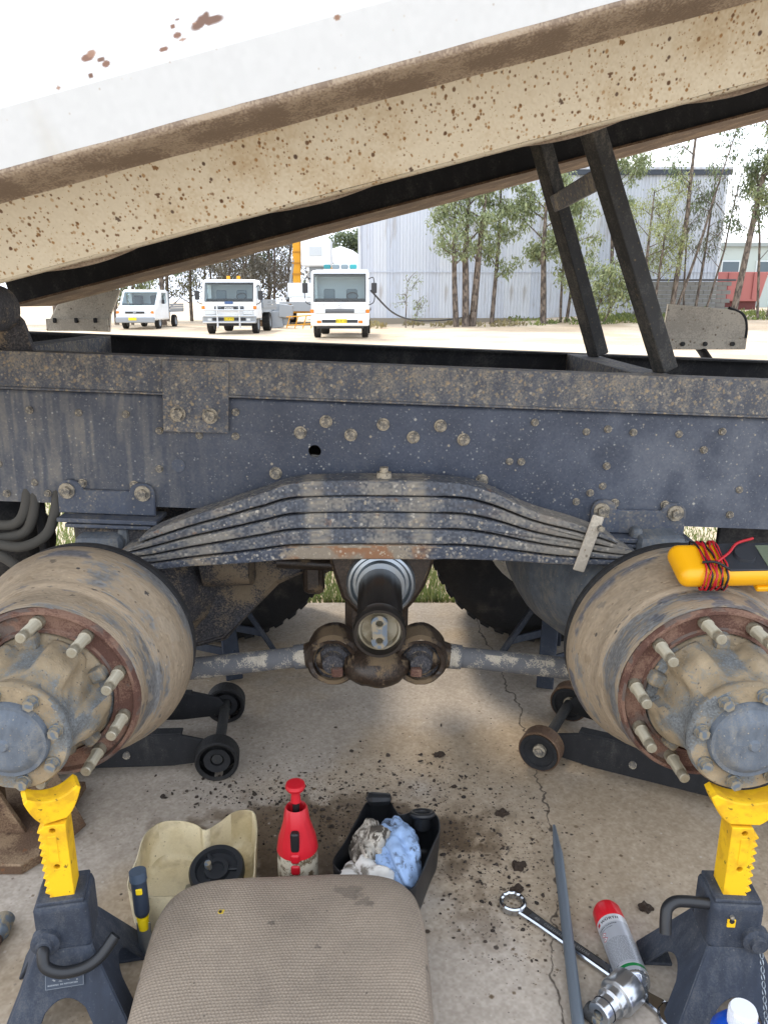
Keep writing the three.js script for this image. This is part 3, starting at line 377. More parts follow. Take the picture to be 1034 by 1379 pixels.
// ---- axles, drums and hubs
const studG = (() => { const pr = [[-0.03, 0.013], [0.0, 0.0135], [0.018, 0.0135], [0.02, 0.0105]]; for (let i = 0; i < 9; i++) { pr.push([0.021 + i * 0.0045, 0.0088], [0.0232 + i * 0.0045, 0.0114]); } pr.push([0.064, 0.0095], [0.067, 0.0105], [0.081, 0.0105], [0.083, 0.009], [0.083, 0.0001]); return latheZ(pr, 14); })();
AX.forEach(({ x, side }, q) => {
  const seed = 20 + q * 7;
  const ah = part('axle_housing', rough(latheZ([[-1.64, 0.11], [-1.8, 0.115], [-1.88, 0.12], [-2.0, 0.17], [-2.12, 0.235], [-2.25, 0.262], [-2.38, 0.268], [-2.52, 0.255], [-2.66, 0.2], [-2.8, 0.12], [-3.4, 0.1]].reverse(), 40), q ? 0.004 : 0.014, 20, seed), q ? M.cap : M.casting, truck); ah.position.set(x, AY, 0);
  const d = group('brake_drum', truck, x, AY, 0); d.rotation.z = q ? 0.4 : 2.1;
  const prof = [[-1.62, 0.2], [-1.62, 0.236], [-1.614, 0.242], [-1.6, 0.2435], [-1.582, 0.243], [-1.568, 0.24], [-1.545, 0.232], [-1.515, 0.22], [-1.49, 0.208], [-1.4785, 0.204], [-1.4755, 0.196], [-1.472, 0.1935], [-1.45, 0.191], [-1.425, 0.19], [-1.412, 0.188], [-1.4, 0.184]];
  const pf = []; for (let i = 0; i + 1 < prof.length; i++) for (let t = 0; t < 3; t++) pf.push([mix(prof[i][0], prof[i + 1][0], t / 3), mix(prof[i][1], prof[i + 1][1], t / 3)]); pf.push(prof[prof.length - 1]);
  part('drum_shell', scaleUV(latheZ(pf, 120, (a, z, r) => 1 + (fbm(a / 6.2832 + 0.5, z * 0.6 + 3, 14, 4, seed + 3) - 0.5) * 0.02 * sm(-1.61, -1.57, z) + sm(0.5, 0.62, fbm(a / 6.2832 + 0.5, z * 0.5 + 3, 9, 3, seed + 6)) * 0.012 * sm(-1.58, -1.55, z)), 1, 1), M.drum, d, true);
  part('backing_edge', latheZ([[-1.66, 0.1], [-1.66, 0.225], [-1.652, 0.239], [-1.632, 0.24], [-1.626, 0.236], [-1.626, 0.16]], 64), M.black, d);
  part('mounting_ring', latheZ([[-1.41, 0.186], [-1.396, 0.1845], [-1.39, 0.181], [-1.39, 0.175], [-1.401, 0.171], [-1.401, 0.143], [-1.396, 0.14], [-1.396, 0.134], [-1.42, 0.13]], 80), M.rust, d);
  for (let i = 0; i < 10; i++) { const a = i / 10 * Math.PI * 2 + 0.1, st = part('wheel_stud', studG, M.stud, d); st.position.set(Math.cos(a) * 0.157, Math.sin(a) * 0.157, -1.401); }
  const h = group('wheel_hub', truck, x, AY, 0);
  const hp = []; for (const [z0, r0, z1, r1, m] of [[-1.45, 0.13, -1.4, 0.132, 2], [-1.4, 0.132, -1.388, 0.114, 3], [-1.388, 0.114, -1.3, 0.1, 16], [-1.3, 0.1, -1.27, 0.098, 5], [-1.27, 0.098, -1.255, 0.1055, 3]]) for (let t = 0; t < m; t++) hp.push([mix(z0, z1, t / m), mix(r0, r1, t / m)]); hp.push([-1.245, 0.106]);
  part('hub_body', rough(latheZ(hp, 150, (a, z) => { const c = Math.cos(a * 5 + 1 + q * 0.6), lobe = sm(-0.45, 0.35, c), e = sm(-1.394, -1.382, z) * sm(-1.262, -1.33, z); return 1 + e * (0.2 * lobe - 0.03); }), 0.005, 30, seed + 5), M.hub, h);
  for (let i = 0; i < 5; i++) { const a = (2 * Math.PI * i - 1 - q * 0.6) / 5, ca = part('hub_boss', rough(box(0.034, 0.03, 0.03, 0, 0, 0, 0.008), 0.002, 60, i), M.hub, h); ca.position.set(Math.cos(a + 0.62) * 0.122, Math.sin(a + 0.62) * 0.122, -1.386); ca.rotation.z = a + 0.62; }
  part('flange', latheZ([[-1.252, 0.106], [-1.245, 0.108], [-1.238, 0.107], [-1.234, 0.104], [-1.234, 0.072], [-1.24, 0.07]], 56), M.hub, h);
  part('end_cap', latheZ([[-1.236, 0.074], [-1.226, 0.0735], [-1.222, 0.071], [-1.222, 0.064], [-1.217, 0.058], [-1.209, 0.05], [-1.2075, 0.046], [-1.209, 0.036], [-1.208, 0.012], [-1.203, 0.008], [-1.202, 0.0001]], 48), M.cap, h);
  for (let i = 0; i < 8; i++) { const a = (i + 0.5) / 8 * Math.PI * 2 + 0.2 * side, b = part('flange_bolt', mergeGeometries([boxUV(cyl(0.0135, 0.0135, 0.005, 0, 0, 0.003, 'z', 16)), boxUV(cyl(0.0115, 0.011, 0.014, 0, 0, 0.011, 'z', 6))]), M.boltSteel, h, true); b.position.set(Math.cos(a) * 0.089, Math.sin(a) * 0.089, -1.234); b.rotation.z = i; }
});
part('axle_casting', rough(new THREE.ExtrudeGeometry(shapeOf([[-0.62, 0.68], [-0.26, 0.68], [-0.245, 0.61], [-0.31, 0.575], [-0.4, 0.48], [-0.47, 0.41], [-0.6, 0.37]]), { depth: 0.2, steps: 6, bevelEnabled: true, bevelSize: 0.015, bevelThickness: 0.015, bevelSegments: 3 }).translate(0, 0, -2.28), 0.012, 30, 47), M.casting, truck);
part('diff_nose', rough(cyl(0.12, 0.07, 0.26, -0.36, 0.6, -2.36, 'x', 26), 0.012, 25, 41), M.casting, truck);
part('brake_actuator', rough(cyl(0.07, 0.07, 0.13, -0.43, 0.655, -2.02, 'x', 22), 0.008, 40, 42), M.casting, truck);
part('actuator_bracket', rough(box(0.2, 0.1, 0.07, -0.25, 0.63, -2.14, 0.02), 0.012, 40, 43), M.casting, truck);
part('slack_adjuster', rough(box(0.06, 0.11, 0.04, -0.2, 0.6, -2.06, 0.015), 0.008, 40, 44), M.grease, truck);
part('cam_shaft', rod(V(-0.3, 0.64, -2.05), V(-0.13, 0.63, -2.05), 0.018), M.grease, truck);
part('interaxle_shaft', cyl(0.055, 0.055, 0.9, 0.05, 0.68, -2.4, 'x'), M.grease, truck);
part('upper_torque_rod', rod(V(0.08, 0.66, -2.28), V(0.6, 0.645, -2.28), 0.028), M.grease, truck);
// ---- air lines by the rear drum
[[[-1.35, 0.77, -1.98], [-1.05, 0.775, -1.96], [-0.97, 0.782, -1.95], [-0.942, 0.82, -1.95], [-0.94, 0.95, -2.0]], [[-1.3, 0.72, -1.96], [-1.02, 0.74, -1.95], [-0.95, 0.758, -1.95], [-0.925, 0.8, -1.95], [-0.922, 0.95, -2.0]], [[-1.3, 0.74, -1.92], [-1.02, 0.738, -1.91], [-0.94, 0.73, -1.91], [-0.885, 0.757, -1.93], [-0.862, 0.82, -1.95], [-0.86, 0.95, -2.0]], [[-1.3, 0.75, -1.9], [-1.05, 0.73, -1.9], [-0.97, 0.69, -1.9], [-0.93, 0.62, -1.92]], [[-0.835, 0.95, -2.0], [-0.83, 0.83, -1.96], [-0.808, 0.79, -1.95], [-0.805, 0.7, -1.95], [-0.81, 0.55, -1.95]]].forEach(p => part('air_hose', tube(p, 0.0135), M.hose, truck));
part('hose_stay', box(0.02, 0.24, 0.03, -0.925, 0.72, -2.0, 0.005), M.black, truck);
part('valve_block', box(0.05, 0.07, 0.06, -0.8, 0.745, -2.1, 0.01), M.rustPlate, truck);
part('valve_block', box(0.03, 0.09, 0.05, -0.85, 0.72, -2.12, 0.01), M.black, truck);
part('tail_cross_tube', box(0.05, 0.28, 0.5, -0.9, 0.72, -2.5, 0.01), M.black, truck);
part('air_tank', new THREE.CapsuleGeometry(0.12, 0.34, 8, 24).rotateZ(Math.PI / 2).translate(-1.28, 0.66, -2.2), M.black, truck);
part('tank_bracket', box(0.4, 0.2, 0.02, 1.15, 0.72, -2.1, 0.006), M.black, truck);
// ---- far wheels
for (const { x } of AX) for (const dz of [-2.97, -3.27]) {
  const w = group('far_wheel', truck, x, 0.5, dz);
  const lug = []; for (let i = 0; i < 46; i++) { const a = i / 46 * Math.PI * 2; const b = box(0.04, 0.02, 0.2, 0, 0.481, 0, 0.004); b.rotateZ(a); lug.push(boxUV(b)); }
  part('tyre', mergeGeometries([boxUV(latheZ([[-0.1, 0.27], [-0.125, 0.33], [-0.13, 0.4], [-0.115, 0.46], [-0.09, 0.483], [0.09, 0.483], [0.115, 0.46], [0.13, 0.4], [0.125, 0.33], [0.1, 0.27]], 64)), ...lug]), M.rubber, w, true);
  part('rim', latheZ([[-0.1, 0.27], [-0.06, 0.255], [0.06, 0.255], [0.1, 0.27]], 40), M.mudguard, w); part('rim_disc', latheZ([[0, 0.1], [0.03, 0.255]], 30), M.mudguard, w);
}

// ================================================================ JACK STANDS
function jackStand(label, x, z, turn, opt) {
  const s = thing('jack_stand', label, 'jack stand', x, 0, z, turn, opt.group);
  const hb = 0.165, wb = 0.125, wt = 0.048, sl = Math.hypot(hb, wb - wt), tilt = Math.atan2(wb - wt, hb);
  for (let i = 0; i < 4; i++) {
    const sh = new THREE.Shape(); sh.moveTo(-wb, 0); sh.lineTo(-wb + 0.06, 0); sh.lineTo(-0.036, sl * 0.4); sh.quadraticCurveTo(0, sl * 0.64, 0.036, sl * 0.4); sh.lineTo(wb - 0.06, 0); sh.lineTo(wb, 0); sh.lineTo(wt, sl); sh.lineTo(-wt, sl); sh.closePath();
    const lp = part('leg_plate', plate(sh, 0.006).rotateX(-tilt).translate(0, 0, wb - 0.004).rotateY(i * Math.PI / 2), M.navy, s);
    part('foot', box(0.06, 0.008, 0.06, (wb - 0.03), 0.004, (wb - 0.03)).rotateY(i * Math.PI / 2), M.navy, lp);
  }
  const hd = part('head', box(0.1, 0.13, 0.094, 0, hb + 0.03, 0, 0.014), M.navy, s);
  part('collar_rim', box(0.086, 0.008, 0.08, 0, hb + 0.097, 0, 0.003), M.navy, hd);
  const top = opt.height, tp = []; const y0 = 0.12, y1 = top - 0.055, nT = Math.floor((y1 - y0) / 0.0165), side = opt.teeth;
  tp.push([-side * 0.024, y0], [side * 0.014, y0]); for (let i = 0; i < nT; i++) { const y = y0 + i * 0.0165; tp.push([side * 0.0175, y + 0.002], [side * 0.0265, y + 0.0075], [side * 0.026, y + 0.0105], [side * 0.0175, y + 0.0155]); } tp.push([side * 0.014, y1], [-side * 0.024, y1]); if (side < 0) tp.reverse();
  const ps = shapeOf(tp); for (const y of [y1 - 0.012, y1 - 0.09]) { const h = new THREE.Path(); h.absarc(0, y, 0.0055, 0, Math.PI * 2, true); ps.holes.push(h); }
  const post = part('ratchet_post', plate(ps, 0.052, 0.0012).translate(0, 0, -0.026), M.yellow, s);
  part('raised_rib', box(0.016, 0.056, 0.003, side * 0.002, y1 - 0.051, 0.026, 0.001), M.yellow, post);
  const sd = new THREE.Shape(); sd.moveTo(-0.026, -0.06); sd.lineTo(0.026, -0.06); sd.quadraticCurveTo(0.05, -0.045, 0.066, 0.004); sd.lineTo(0.057, 0.012); sd.quadraticCurveTo(0, -0.026, -0.057, 0.012); sd.lineTo(-0.066, 0.004); sd.quadraticCurveTo(-0.05, -0.045, -0.026, -0.06);
  const sad = part('saddle', plate(sd, 0.06, 0.003, 14).translate(0, 0, -0.03), M.yellow, s); sad.position.y = top; sad.rotation.y = opt.saddleTurn ?? 0; sad.scale.set(opt.saddleWidth ?? 1, 0.85, 0.75);
  part('handle', tube(opt.handle, 0.011, 48, 12), M.handleBlack, s);
  const [bx, by, bz] = opt.handle[0]; const boss = part('pivot_boss', latheZ([[-0.012, 0.026], [0.006, 0.026], [0.01, 0.02], [0.01, 0.016], [0.018, 0.014], [0.018, 0.0001]], 28), M.navy, s); boss.position.set(opt.boss[0], opt.boss[1], 0.052);
  if (opt.clip) { const c = part('lock_pin', box(0.016, 0.018, 0.004, -0.012, 0.222, 0.0485, 0.002), M.yellow, s); part('dark_slot_disc', cyl(0.0045, 0.0045, 0.006, -0.012, 0.228, 0.049, 'z', 12), flat(0x1c1c1e, 0.7), c); part('pin_head', cyl(0.004, 0.004, 0.006, -0.012, 0.236, 0.0495, 'z', 12), M.boltDusty, c); }  // dark of the slot comes from a solid near-black disc; no opening is cut
  if (opt.decal) { const t = canvasTex(256, 128, (c, w, h) => { c.fillStyle = '#39424f'; c.fillRect(0, 0, w, h); c.strokeStyle = '#8d9296'; c.lineWidth = 2; c.strokeRect(6, 6, w - 12, h - 12); const R = rng(51); c.fillStyle = '#8b8f92'; for (let i = 0; i < 26; i++) c.fillRect(30 + R() * 190, 14 + R() * 66, 4 + R() * 16, 2 + R() * 7); c.font = 'bold 15px sans-serif'; c.fillStyle = '#9aa0a4'; c.fillText('WARNING  DO NOT EXCEED', 18, 104); });
    const g = new THREE.PlaneGeometry(0.07, 0.034); const m = part('decal', g.rotateX(-tilt).translate(0, 0.122, wt + (hb - 0.122) / hb * (wb - wt) + 0.0052), new THREE.MeshStandardMaterial({ map: t, roughness: 0.7 }), s, true); }
  if (opt.chain) { const ch = group('chain', s); for (let i = 0; i < 17; i++) { const t = i / 16; const g = new THREE.TorusGeometry(0.0058, 0.0012, 6, 14).scale(0.62, 1, 1); if (i % 2) g.rotateY(Math.PI / 2); const l = part('chain_link', g, M.steel, ch); l.position.set(0.045 - 0.012 * t, 0.165 - 0.155 * t, 0.062 + 0.115 * t); l.rotation.x = -0.62; l.rotation.y = 0.4; } }
  return s;
}
jackStand('yellow and navy jack stand under the rusty steel stand side drum, crank handle in front', -0.614, -1.232, 0.2, { height: 0.476, teeth: -1, saddleTurn: 0.34, saddleWidth: 0.74, boss: [-0.03, 0.19], decal: true, group: 'stands under the hubs', handle: [[-0.03, 0.19, 0.05], [-0.03, 0.187, 0.075], [-0.026, 0.17, 0.088], [0.0, 0.155, 0.092], [0.04, 0.15, 0.084], [0.066, 0.158, 0.074], [0.095, 0.185, 0.055]] });
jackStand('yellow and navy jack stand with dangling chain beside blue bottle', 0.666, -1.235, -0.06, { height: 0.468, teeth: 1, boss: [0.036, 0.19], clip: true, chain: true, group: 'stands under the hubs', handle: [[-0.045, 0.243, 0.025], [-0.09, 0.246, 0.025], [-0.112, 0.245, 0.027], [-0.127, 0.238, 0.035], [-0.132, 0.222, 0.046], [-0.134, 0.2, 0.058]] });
for (const [x, z, lab] of [[-0.62, -2.74, 'navy jack stand half hidden behind the drum over rusty steel stand'], [0.63, -2.68, 'navy jack stand half hidden behind the drum carrying the multimeter']]) {
  const s = thing('axle_stand', lab, 'jack stand', x, 0, z, x > 0 ? 0.5 : -0.4, 'stands under the axle housings');
  const hb = 0.28, wb = 0.15, wt = 0.045;
  for (let i = 0; i < 4; i++) { const a = i * Math.PI / 2 + Math.PI / 4, c = Math.cos(a), n = Math.sin(a); part('leg', beam(V(c * wb * 1.3, 0.006, n * wb * 1.3), V(c * wt, hb, n * wt), 0.06, 0.02, V(c, 0.4, n)), M.navy, s); }
  for (let i = 0; i < 2; i++) part('brace', box(0.24, 0.03, 0.012, 0, 0.09, i ? 0.1 : -0.1, 0.003), M.navy, s);
  part('head', box(0.1, 0.07, 0.1, 0, hb + 0.012, 0, 0.01), M.navy, s); part('post', box(0.045, 0.12, 0.045, 0, hb + 0.06, 0, 0.004), M.yellow, s);
}

// ================================================================ TROLLEY JACKS
function trolleyJack(label, x, z, turn, len) {
  const j = thing('trolley_jack', label, 'trolley jack', x, 0, z, turn, 'trolley jacks'); const w = 0.13;
  for (const s of [-1, 1]) {
    const sh = shapeOf([[-0.02, 0.05], [0.02, 0.1], [0.11, 0.128], [len, 0.15], [len, 0.05], [0.14, 0.028], [0.03, 0.035]]);
    part('side_plate', plate(sh, 0.012, 0.002).translate(0, 0, s * w - 0.006), M.jackBlack, j);
    part('plate_lip', beam(V(0.1, 0.129, s * (w - 0.014)), V(len - 0.02, 0.152, s * (w - 0.014)), 0.006, 0.034, V(0, 0, 1)), M.jackBlack, j);
    const wh = group('wheel', j, 0, 0.062, s * (w + 0.03)); const z0 = s > 0 ? 1 : -1;
    part('tyre', rough(latheZ([[-0.022, 0.05], [-0.028, 0.058], [-0.023, 0.063], [0.023, 0.063], [0.0275, 0.0595], [0.02, 0.05]], 40), 0.0006, 60, 3), turn > 1 ? M.rubber : M.rustPlate, wh);
    part('wheel_disc', latheZ([[-0.018, 0.038], [-0.014, 0.02], [0.012, 0.02], [0.018, 0.03], [0.022, 0.044], [0.028, 0.047], [0.0288, 0.057]], 36), M.jackBlack, wh);
    part('axle_nut', latheZ([[0, 0.02], [0.022, 0.019], [0.024, 0.013], [0.032, 0.011], [0.033, 0.0001]], 20), M.boltDusty, wh);
    for (const d of [-1]) part('rear_caster', cyl(0.035, 0.035, 0.025, len - 0.05, 0.035, s * 0.09, 'z', 24), M.jackBlack, j);
    part('bolt', cyl(0.011, 0.011, 0.01, 0.26, 0.075, s * (w + 0.008), 'z', 10), M.boltDusty, j);
  }
  part('front_axle', cyl(0.016, 0.016, 2 * w + 0.08, 0, 0.062, 0, 'z', 14), M.propSteel, j);
  part('rear_block', box(0.16, 0.11, 2 * w - 0.03, len - 0.09, 0.1, 0, 0.01), M.jackBlack, j);
  part('lift_arm', beam(V(len - 0.2, 0.1, 0), V(0.14, 0.27, 0), 0.05, 0.09, V(0, 0, 1)), M.jackBlack, j);
  part('lift_pad', cyl(0.055, 0.06, 0.03, 0.13, 0.3, 0, 'y', 28), M.jackBlack, j);
  part('handle_socket', rod(V(len - 0.08, 0.12, 0), V(len + 0.05, 0.22, 0), 0.022), M.jackBlack, j);
  return j;
}
trolleyJack('black trolley jack under the drum above the rusty steel stand', -0.505, -2.135, Math.PI + 0.12, 0.66);
trolleyJack('long black trolley jack under the drum carrying the multimeter', 0.545, -2.165, -0.5, 0.8);

// ================================================================ RUSTY STEEL STAND
{
  const s = thing('steel_stand', 'rusty steel stand with leaning flat bar on a thick base plate', 'stand', -0.98, 0, -1.74);
  part('base_plate', plate(shapeOf([[-0.2, -0.17], [0.1, -0.17], [0.13, -0.13], [0.13, 0.17], [-0.2, 0.17]]), 0.03, 0.004).rotateX(-Math.PI / 2).translate(0, 0.0, 0), M.rustPlate, s);
  part('leaning_flat', beam(V(0.17, 0.005, 0.04), V(0.0, 0.34, -0.02), 0.1, 0.014, V(0.9, 0.45, 0.4)), M.rustPlate, s);
  part('gusset', plate(shapeOf([[-0.12, 0.03], [0.06, 0.03], [-0.02, 0.2], [-0.12, 0.24]]), 0.014).translate(0, 0, 0.04), M.rustPlate, s);
  part('upright', box(0.09, 0.4, 0.09, -0.09, 0.23, -0.03, 0.006), M.rustPlate, s);
}

// ================================================================ SEAT CUSHION
{
  const fab = new Tex(768, 768, (u, v) => {
    const w = 92, a = u * w + (Math.floor(v * w * 1) % 2) * 0.5, b = v * w; const fx = a - Math.floor(a), fy = b - Math.floor(b);
    const rib = Math.sin((fx + fy * 0.5) * Math.PI * 2), k = 0.5 + 0.5 * rib, cell = Math.max(0, 1 - 2.1 * Math.hypot(fx - 0.5, (fy - 0.5) * 1.1)); const st = fbm(u, v, 5, 5, 501), sp = sm(0.6, 0.75, fbm(u, v, 9, 4, 503)), f = noise(u, v, 400, 505);
    let c = mix3([136, 123, 108], [180, 165, 146], cell * 0.75 + k * 0.25).map(q => q * (0.86 + 0.2 * st) + (f - 0.5) * 16); c = mix3(c, [92, 84, 76], sp * 0.12); return [...c, cell * 0.8 + 0.2 * f, 0.97];
  });
  for (const [u, v, r, k] of [[0.2, 0.33, 0.03, 0.3], [0.25, 0.28, 0.02, 0.3], [0.95, 0.2, 0.008, 0.5], [0.1, 0.1, 0.007, 0.4]]) t0(fab, u, v, r, k);
  function t0(t, u, v, r, k) { t.dot(u, v, r, [70, 62, 56], k, 0, null, 1.4); t.dot(u + r, v - r * 0.5, r * 0.6, [66, 60, 54], k * 0.7); }
  fab.dots(90, 52, 0.001, 0.004, [[60, 54, 48], [80, 70, 60]], 0.3, 0.8);
  const N = 56, Mr = 40, pos = [], idx = []; const w = 0.275, l = 0.29, th = 0.155;
  const s = thing('seat_cushion', 'worn beige woven seat cushion lying on the slab as a pad', 'cushion', -0.186, 0, -1.135, 0.05);
  const out = a => { const c = Math.cos(a), n = Math.sin(a), e = 0.4; return [Math.sign(c) * Math.pow(Math.abs(c), e) * w, Math.sign(n) * Math.pow(Math.abs(n), e) * l]; };
  const prof = [[0.0005, th * 1.01], [0.15, th * 1.012], [0.3, th * 1.012], [0.45, th * 1.01], [0.6, th * 1.0], [0.75, th * 0.985], [0.86, th * 0.955], [0.92, th * 0.915], [0.96, th * 0.86], [0.985, th * 0.78], [1.0, th * 0.65], [1.0, th * 0.4], [0.985, th * 0.2], [0.95, 0.004], [0.5, 0.002], [0.0005, 0.002]];
  const K = 96; prof.forEach(([r, y], i) => { for (let j = 0; j <= K; j++) { const [ox, oz] = out(j / K * Math.PI * 2); let x = ox * r, z = oz * r; const tap = 1 - 0.035 * (z / l); x *= tap; const t = i < 8 ? (fbm(x + 0.5, z + 0.5, 10, 3, 511) - 0.5) * 0.014 : 0; pos.push(x, y + t, z); } });
  for (let i = 0; i + 1 < prof.length; i++) for (let j = 0; j < K; j++) { const a = i * (K + 1) + j, b = a + 1, c = a + K + 1, d = c + 1; idx.push(a, b, c, b, d, c); }
  const g = new THREE.BufferGeometry(); g.setAttribute('position', new THREE.Float32BufferAttribute(pos, 3)); g.setIndex(idx); g.computeVertexNormals();
  part('padding', g, std(fab.maps(0.62, 0.62), { bumpScale: 0.0016, side: THREE.DoubleSide }), s);
  part('torn_hole', rough(new THREE.SphereGeometry(0.007, 14, 8).scale(1, 0.25, 1), 0.002, 200, 3).translate(-0.135, th * 1.0, -0.16), flat(0xc2a63a, 0.95), s);
  part('burn_mark', rough(new THREE.SphereGeometry(0.0035, 10, 6).scale(1, 0.3, 1), 0.001, 200, 4).translate(-0.137, th * 1.0 + 0.002, -0.158), flat(0x2b2418, 0.95), s);
}

// ================================================================ CUT-DOWN CANS, BOTTLES, RAGS
function openTub(name, parent, outer, h, t, mat, floorY = 0.006) {   // outline [x, z] counter-clockwise; walls lean out a little
  const n = outer.length, c = outer.reduce((a, p) => [a[0] + p[0] / n, a[1] + p[1] / n], [0, 0]); const pos = [], idx = []; const ring = (k, y) => outer.forEach(([x, z], i) => { const L = Math.hypot(x - c[0], z - c[1]), q = (L + k) / L; pos.push(c[0] + (x - c[0]) * q, typeof y === 'function' ? y(i) : y, c[1] + (z - c[1]) * q); });
  const hy = i => (typeof h === 'function' ? h(i / n) : h);
  ring(-L0() , 0.0); ring(-0.012, 0.0); ring(-0.004, 0.012); ring(0, i => hy(i) * 0.6); ring(0.002, hy); ring(-t + 0.002, hy); ring(-t, i => hy(i) * 0.6); ring(-t - 0.006, floorY + 0.012); ring(-t - 0.02, floorY); ring(-L0(), floorY);
  function L0() { return 0.08; }
  for (let r = 0; r < 9; r++) for (let i = 0; i < n; i++) { const a = r * n + i, b = r * n + (i + 1) % n, d = a + n, e = b + n; idx.push(a, d, b, b, d, e); }
  for (const [r, up] of [[0, 0], [9, 1]]) { const o = pos.length / 3; pos.push(c[0], up ? floorY : 0, c[1]); for (let i = 0; i < n; i++) { const a = r * n + i, b = r * n + (i + 1) % n; up ? idx.push(o, b, a) : idx.push(o, a, b); } }
  const g = new THREE.BufferGeometry(); g.setAttribute('position', new THREE.Float32BufferAttribute(pos, 3)); g.setIndex(idx); g.computeVertexNormals(); mat.side = THREE.DoubleSide; return part(name, g, mat, parent);
}
const smoothLoop = (pts, n = 90) => new THREE.CatmullRomCurve3(pts.map(p => V(p[0], 0, p[1])), true, 'centripetal').getSpacedPoints(n).slice(0, n).map(p => [p.x, p.z]);
{
  const s = thing('plastic_tub', 'grimy cream plastic tub cut from a jerrycan behind the cushion', 'tub', 0, 0, 0);
  const cream = std(new Tex(256, 256, (u, v) => { const a = fbm(u, v, 4, 6, 521), f = noise(u, v, 120, 523); let c = mix3([226, 213, 178], [204, 188, 148], sm(0.4, 0.7, a)); c = mix3(c, [150, 134, 104], sm(0.55, 0.75, fbm(u, v, 3, 5, 525)) * 0.6); return [...c.map(q => q - f * 8), 0.5, 0.55]; }).dots(160, 53, 0.001, 0.006, [[70, 58, 44], [100, 84, 60]], 0.3, 0.8).maps(0.3, 0.3, false), { roughness: 0.55 });
  const o = smoothLoop([[-0.565, -1.42], [-0.57, -1.5], [-0.575, -1.59], [-0.55, -1.63], [-0.5, -1.635], [-0.46, -1.62], [-0.435, -1.6], [-0.41, -1.625], [-0.375, -1.672], [-0.335, -1.675], [-0.315, -1.63], [-0.3, -1.52], [-0.295, -1.42], [-0.33, -1.39], [-0.45, -1.385], [-0.54, -1.39]]);
  openTub('tub_shell', s, o, 0.105, 0.004, cream);
  const hw = thing('hub_plug', 'black ribbed round hub plug lying in the cream tub', 'plug', -0.395, 0.012, -1.535);
  const pl = flat(0x24272b, 0.5); const tilt = g => g.rotateX(-Math.PI / 2).rotateX(0.28);
  part('rim', tilt(latheZ([[0, 0.0001], [0, 0.058], [0.006, 0.065], [0.022, 0.065], [0.028, 0.061], [0.028, 0.05], [0.016, 0.046], [0.016, 0.0001]], 44)).translate(0, 0.02, 0), pl, hw);
  part('boss', tilt(latheZ([[0.016, 0.03], [0.026, 0.028], [0.026, 0.018], [0.02, 0.016], [0.02, 0.0001]], 30)).translate(0, 0.02, 0), pl, hw);
  part('stud', tilt(cyl(0.008, 0.008, 0.02, -0.02, 0.004, 0.03, 'z', 14)).translate(0, 0.02, 0), M.boltSteel, hw);
  for (let i = 0; i < 3; i++) part('rib', tilt(box(0.01, 0.03, 0.01, 0, 0.036, 0.018).rotateZ(i * 2.1 + 0.6)).translate(0, 0.02, 0), pl, hw);
  const R = rng(55); for (let i = 0; i < 3; i++) { const b = lone('greasy_nut', rough(cyl(0.012, 0.012, 0.016, -0.472 + i * 0.018, 0.016, -1.47 - (i % 2) * 0.035, 'y', 6), 0.002, 90, i), i === 1 ? M.stud : M.grease, ['dark greasy nut on the tub floor beside the plug', 'bare metal nut between two greasy nuts in the tub', 'oily nut in the tub closest to the ribbed plug'][i], 'nut', 'nuts in the cream tub'); }
}
{
  const s = thing('pump_sprayer', 'red topped pump oil sprayer with grimy translucent body standing behind cushion', 'sprayer', -0.2, 0, -1.51); const red = flat(0xc01a28, 0.38), bk = flat(0x18181a, 0.5);
  const grim = std(new Tex(256, 256, (u, v) => { const a = fbm(u, v, 7, 5, 531), f = noise(u, v, 90, 533); return [...mix3([196, 188, 168], [96, 82, 62], sm(0.42, 0.62, a + (f - 0.5) * 0.3)), 0.5, 0.5]; }).maps(0.12, 0.12, false), { roughness: 0.5 });
  part('bottle', latheZ([[0, 0.0001], [0, 0.043], [0.006, 0.047], [0.1, 0.047], [0.135, 0.045], [0.16, 0.038], [0.17, 0.034]], 36).rotateX(-Math.PI / 2), grim, s);
  part('shroud', latheZ([[0.13, 0.0475], [0.16, 0.043], [0.2, 0.031], [0.235, 0.026], [0.24, 0.023], [0.235, 0.02], [0.17, 0.02]], 36).rotateX(-Math.PI / 2), red, s);
  part('pump_rod', cyl(0.008, 0.008, 0.07, 0, 0.255, 0), bk, s); part('pump_neck', cyl(0.012, 0.009, 0.03, 0, 0.268, 0), red, s);
  part('pump_knob', latheZ([[0.278, 0.008], [0.285, 0.02], [0.292, 0.023], [0.299, 0.021], [0.301, 0.012], [0.298, 0.0001]], 28).rotateX(-Math.PI / 2), red, s);
  part('trigger', box(0.02, 0.05, 0.018, 0, 0.175, 0.038, 0.006), bk, s); for (let i = 0; i < 3; i++) part('grip_rib', box(0.022, 0.026, 0.016, 0, 0.135 - i * 0.03, 0.043, 0.007), red, s);
}
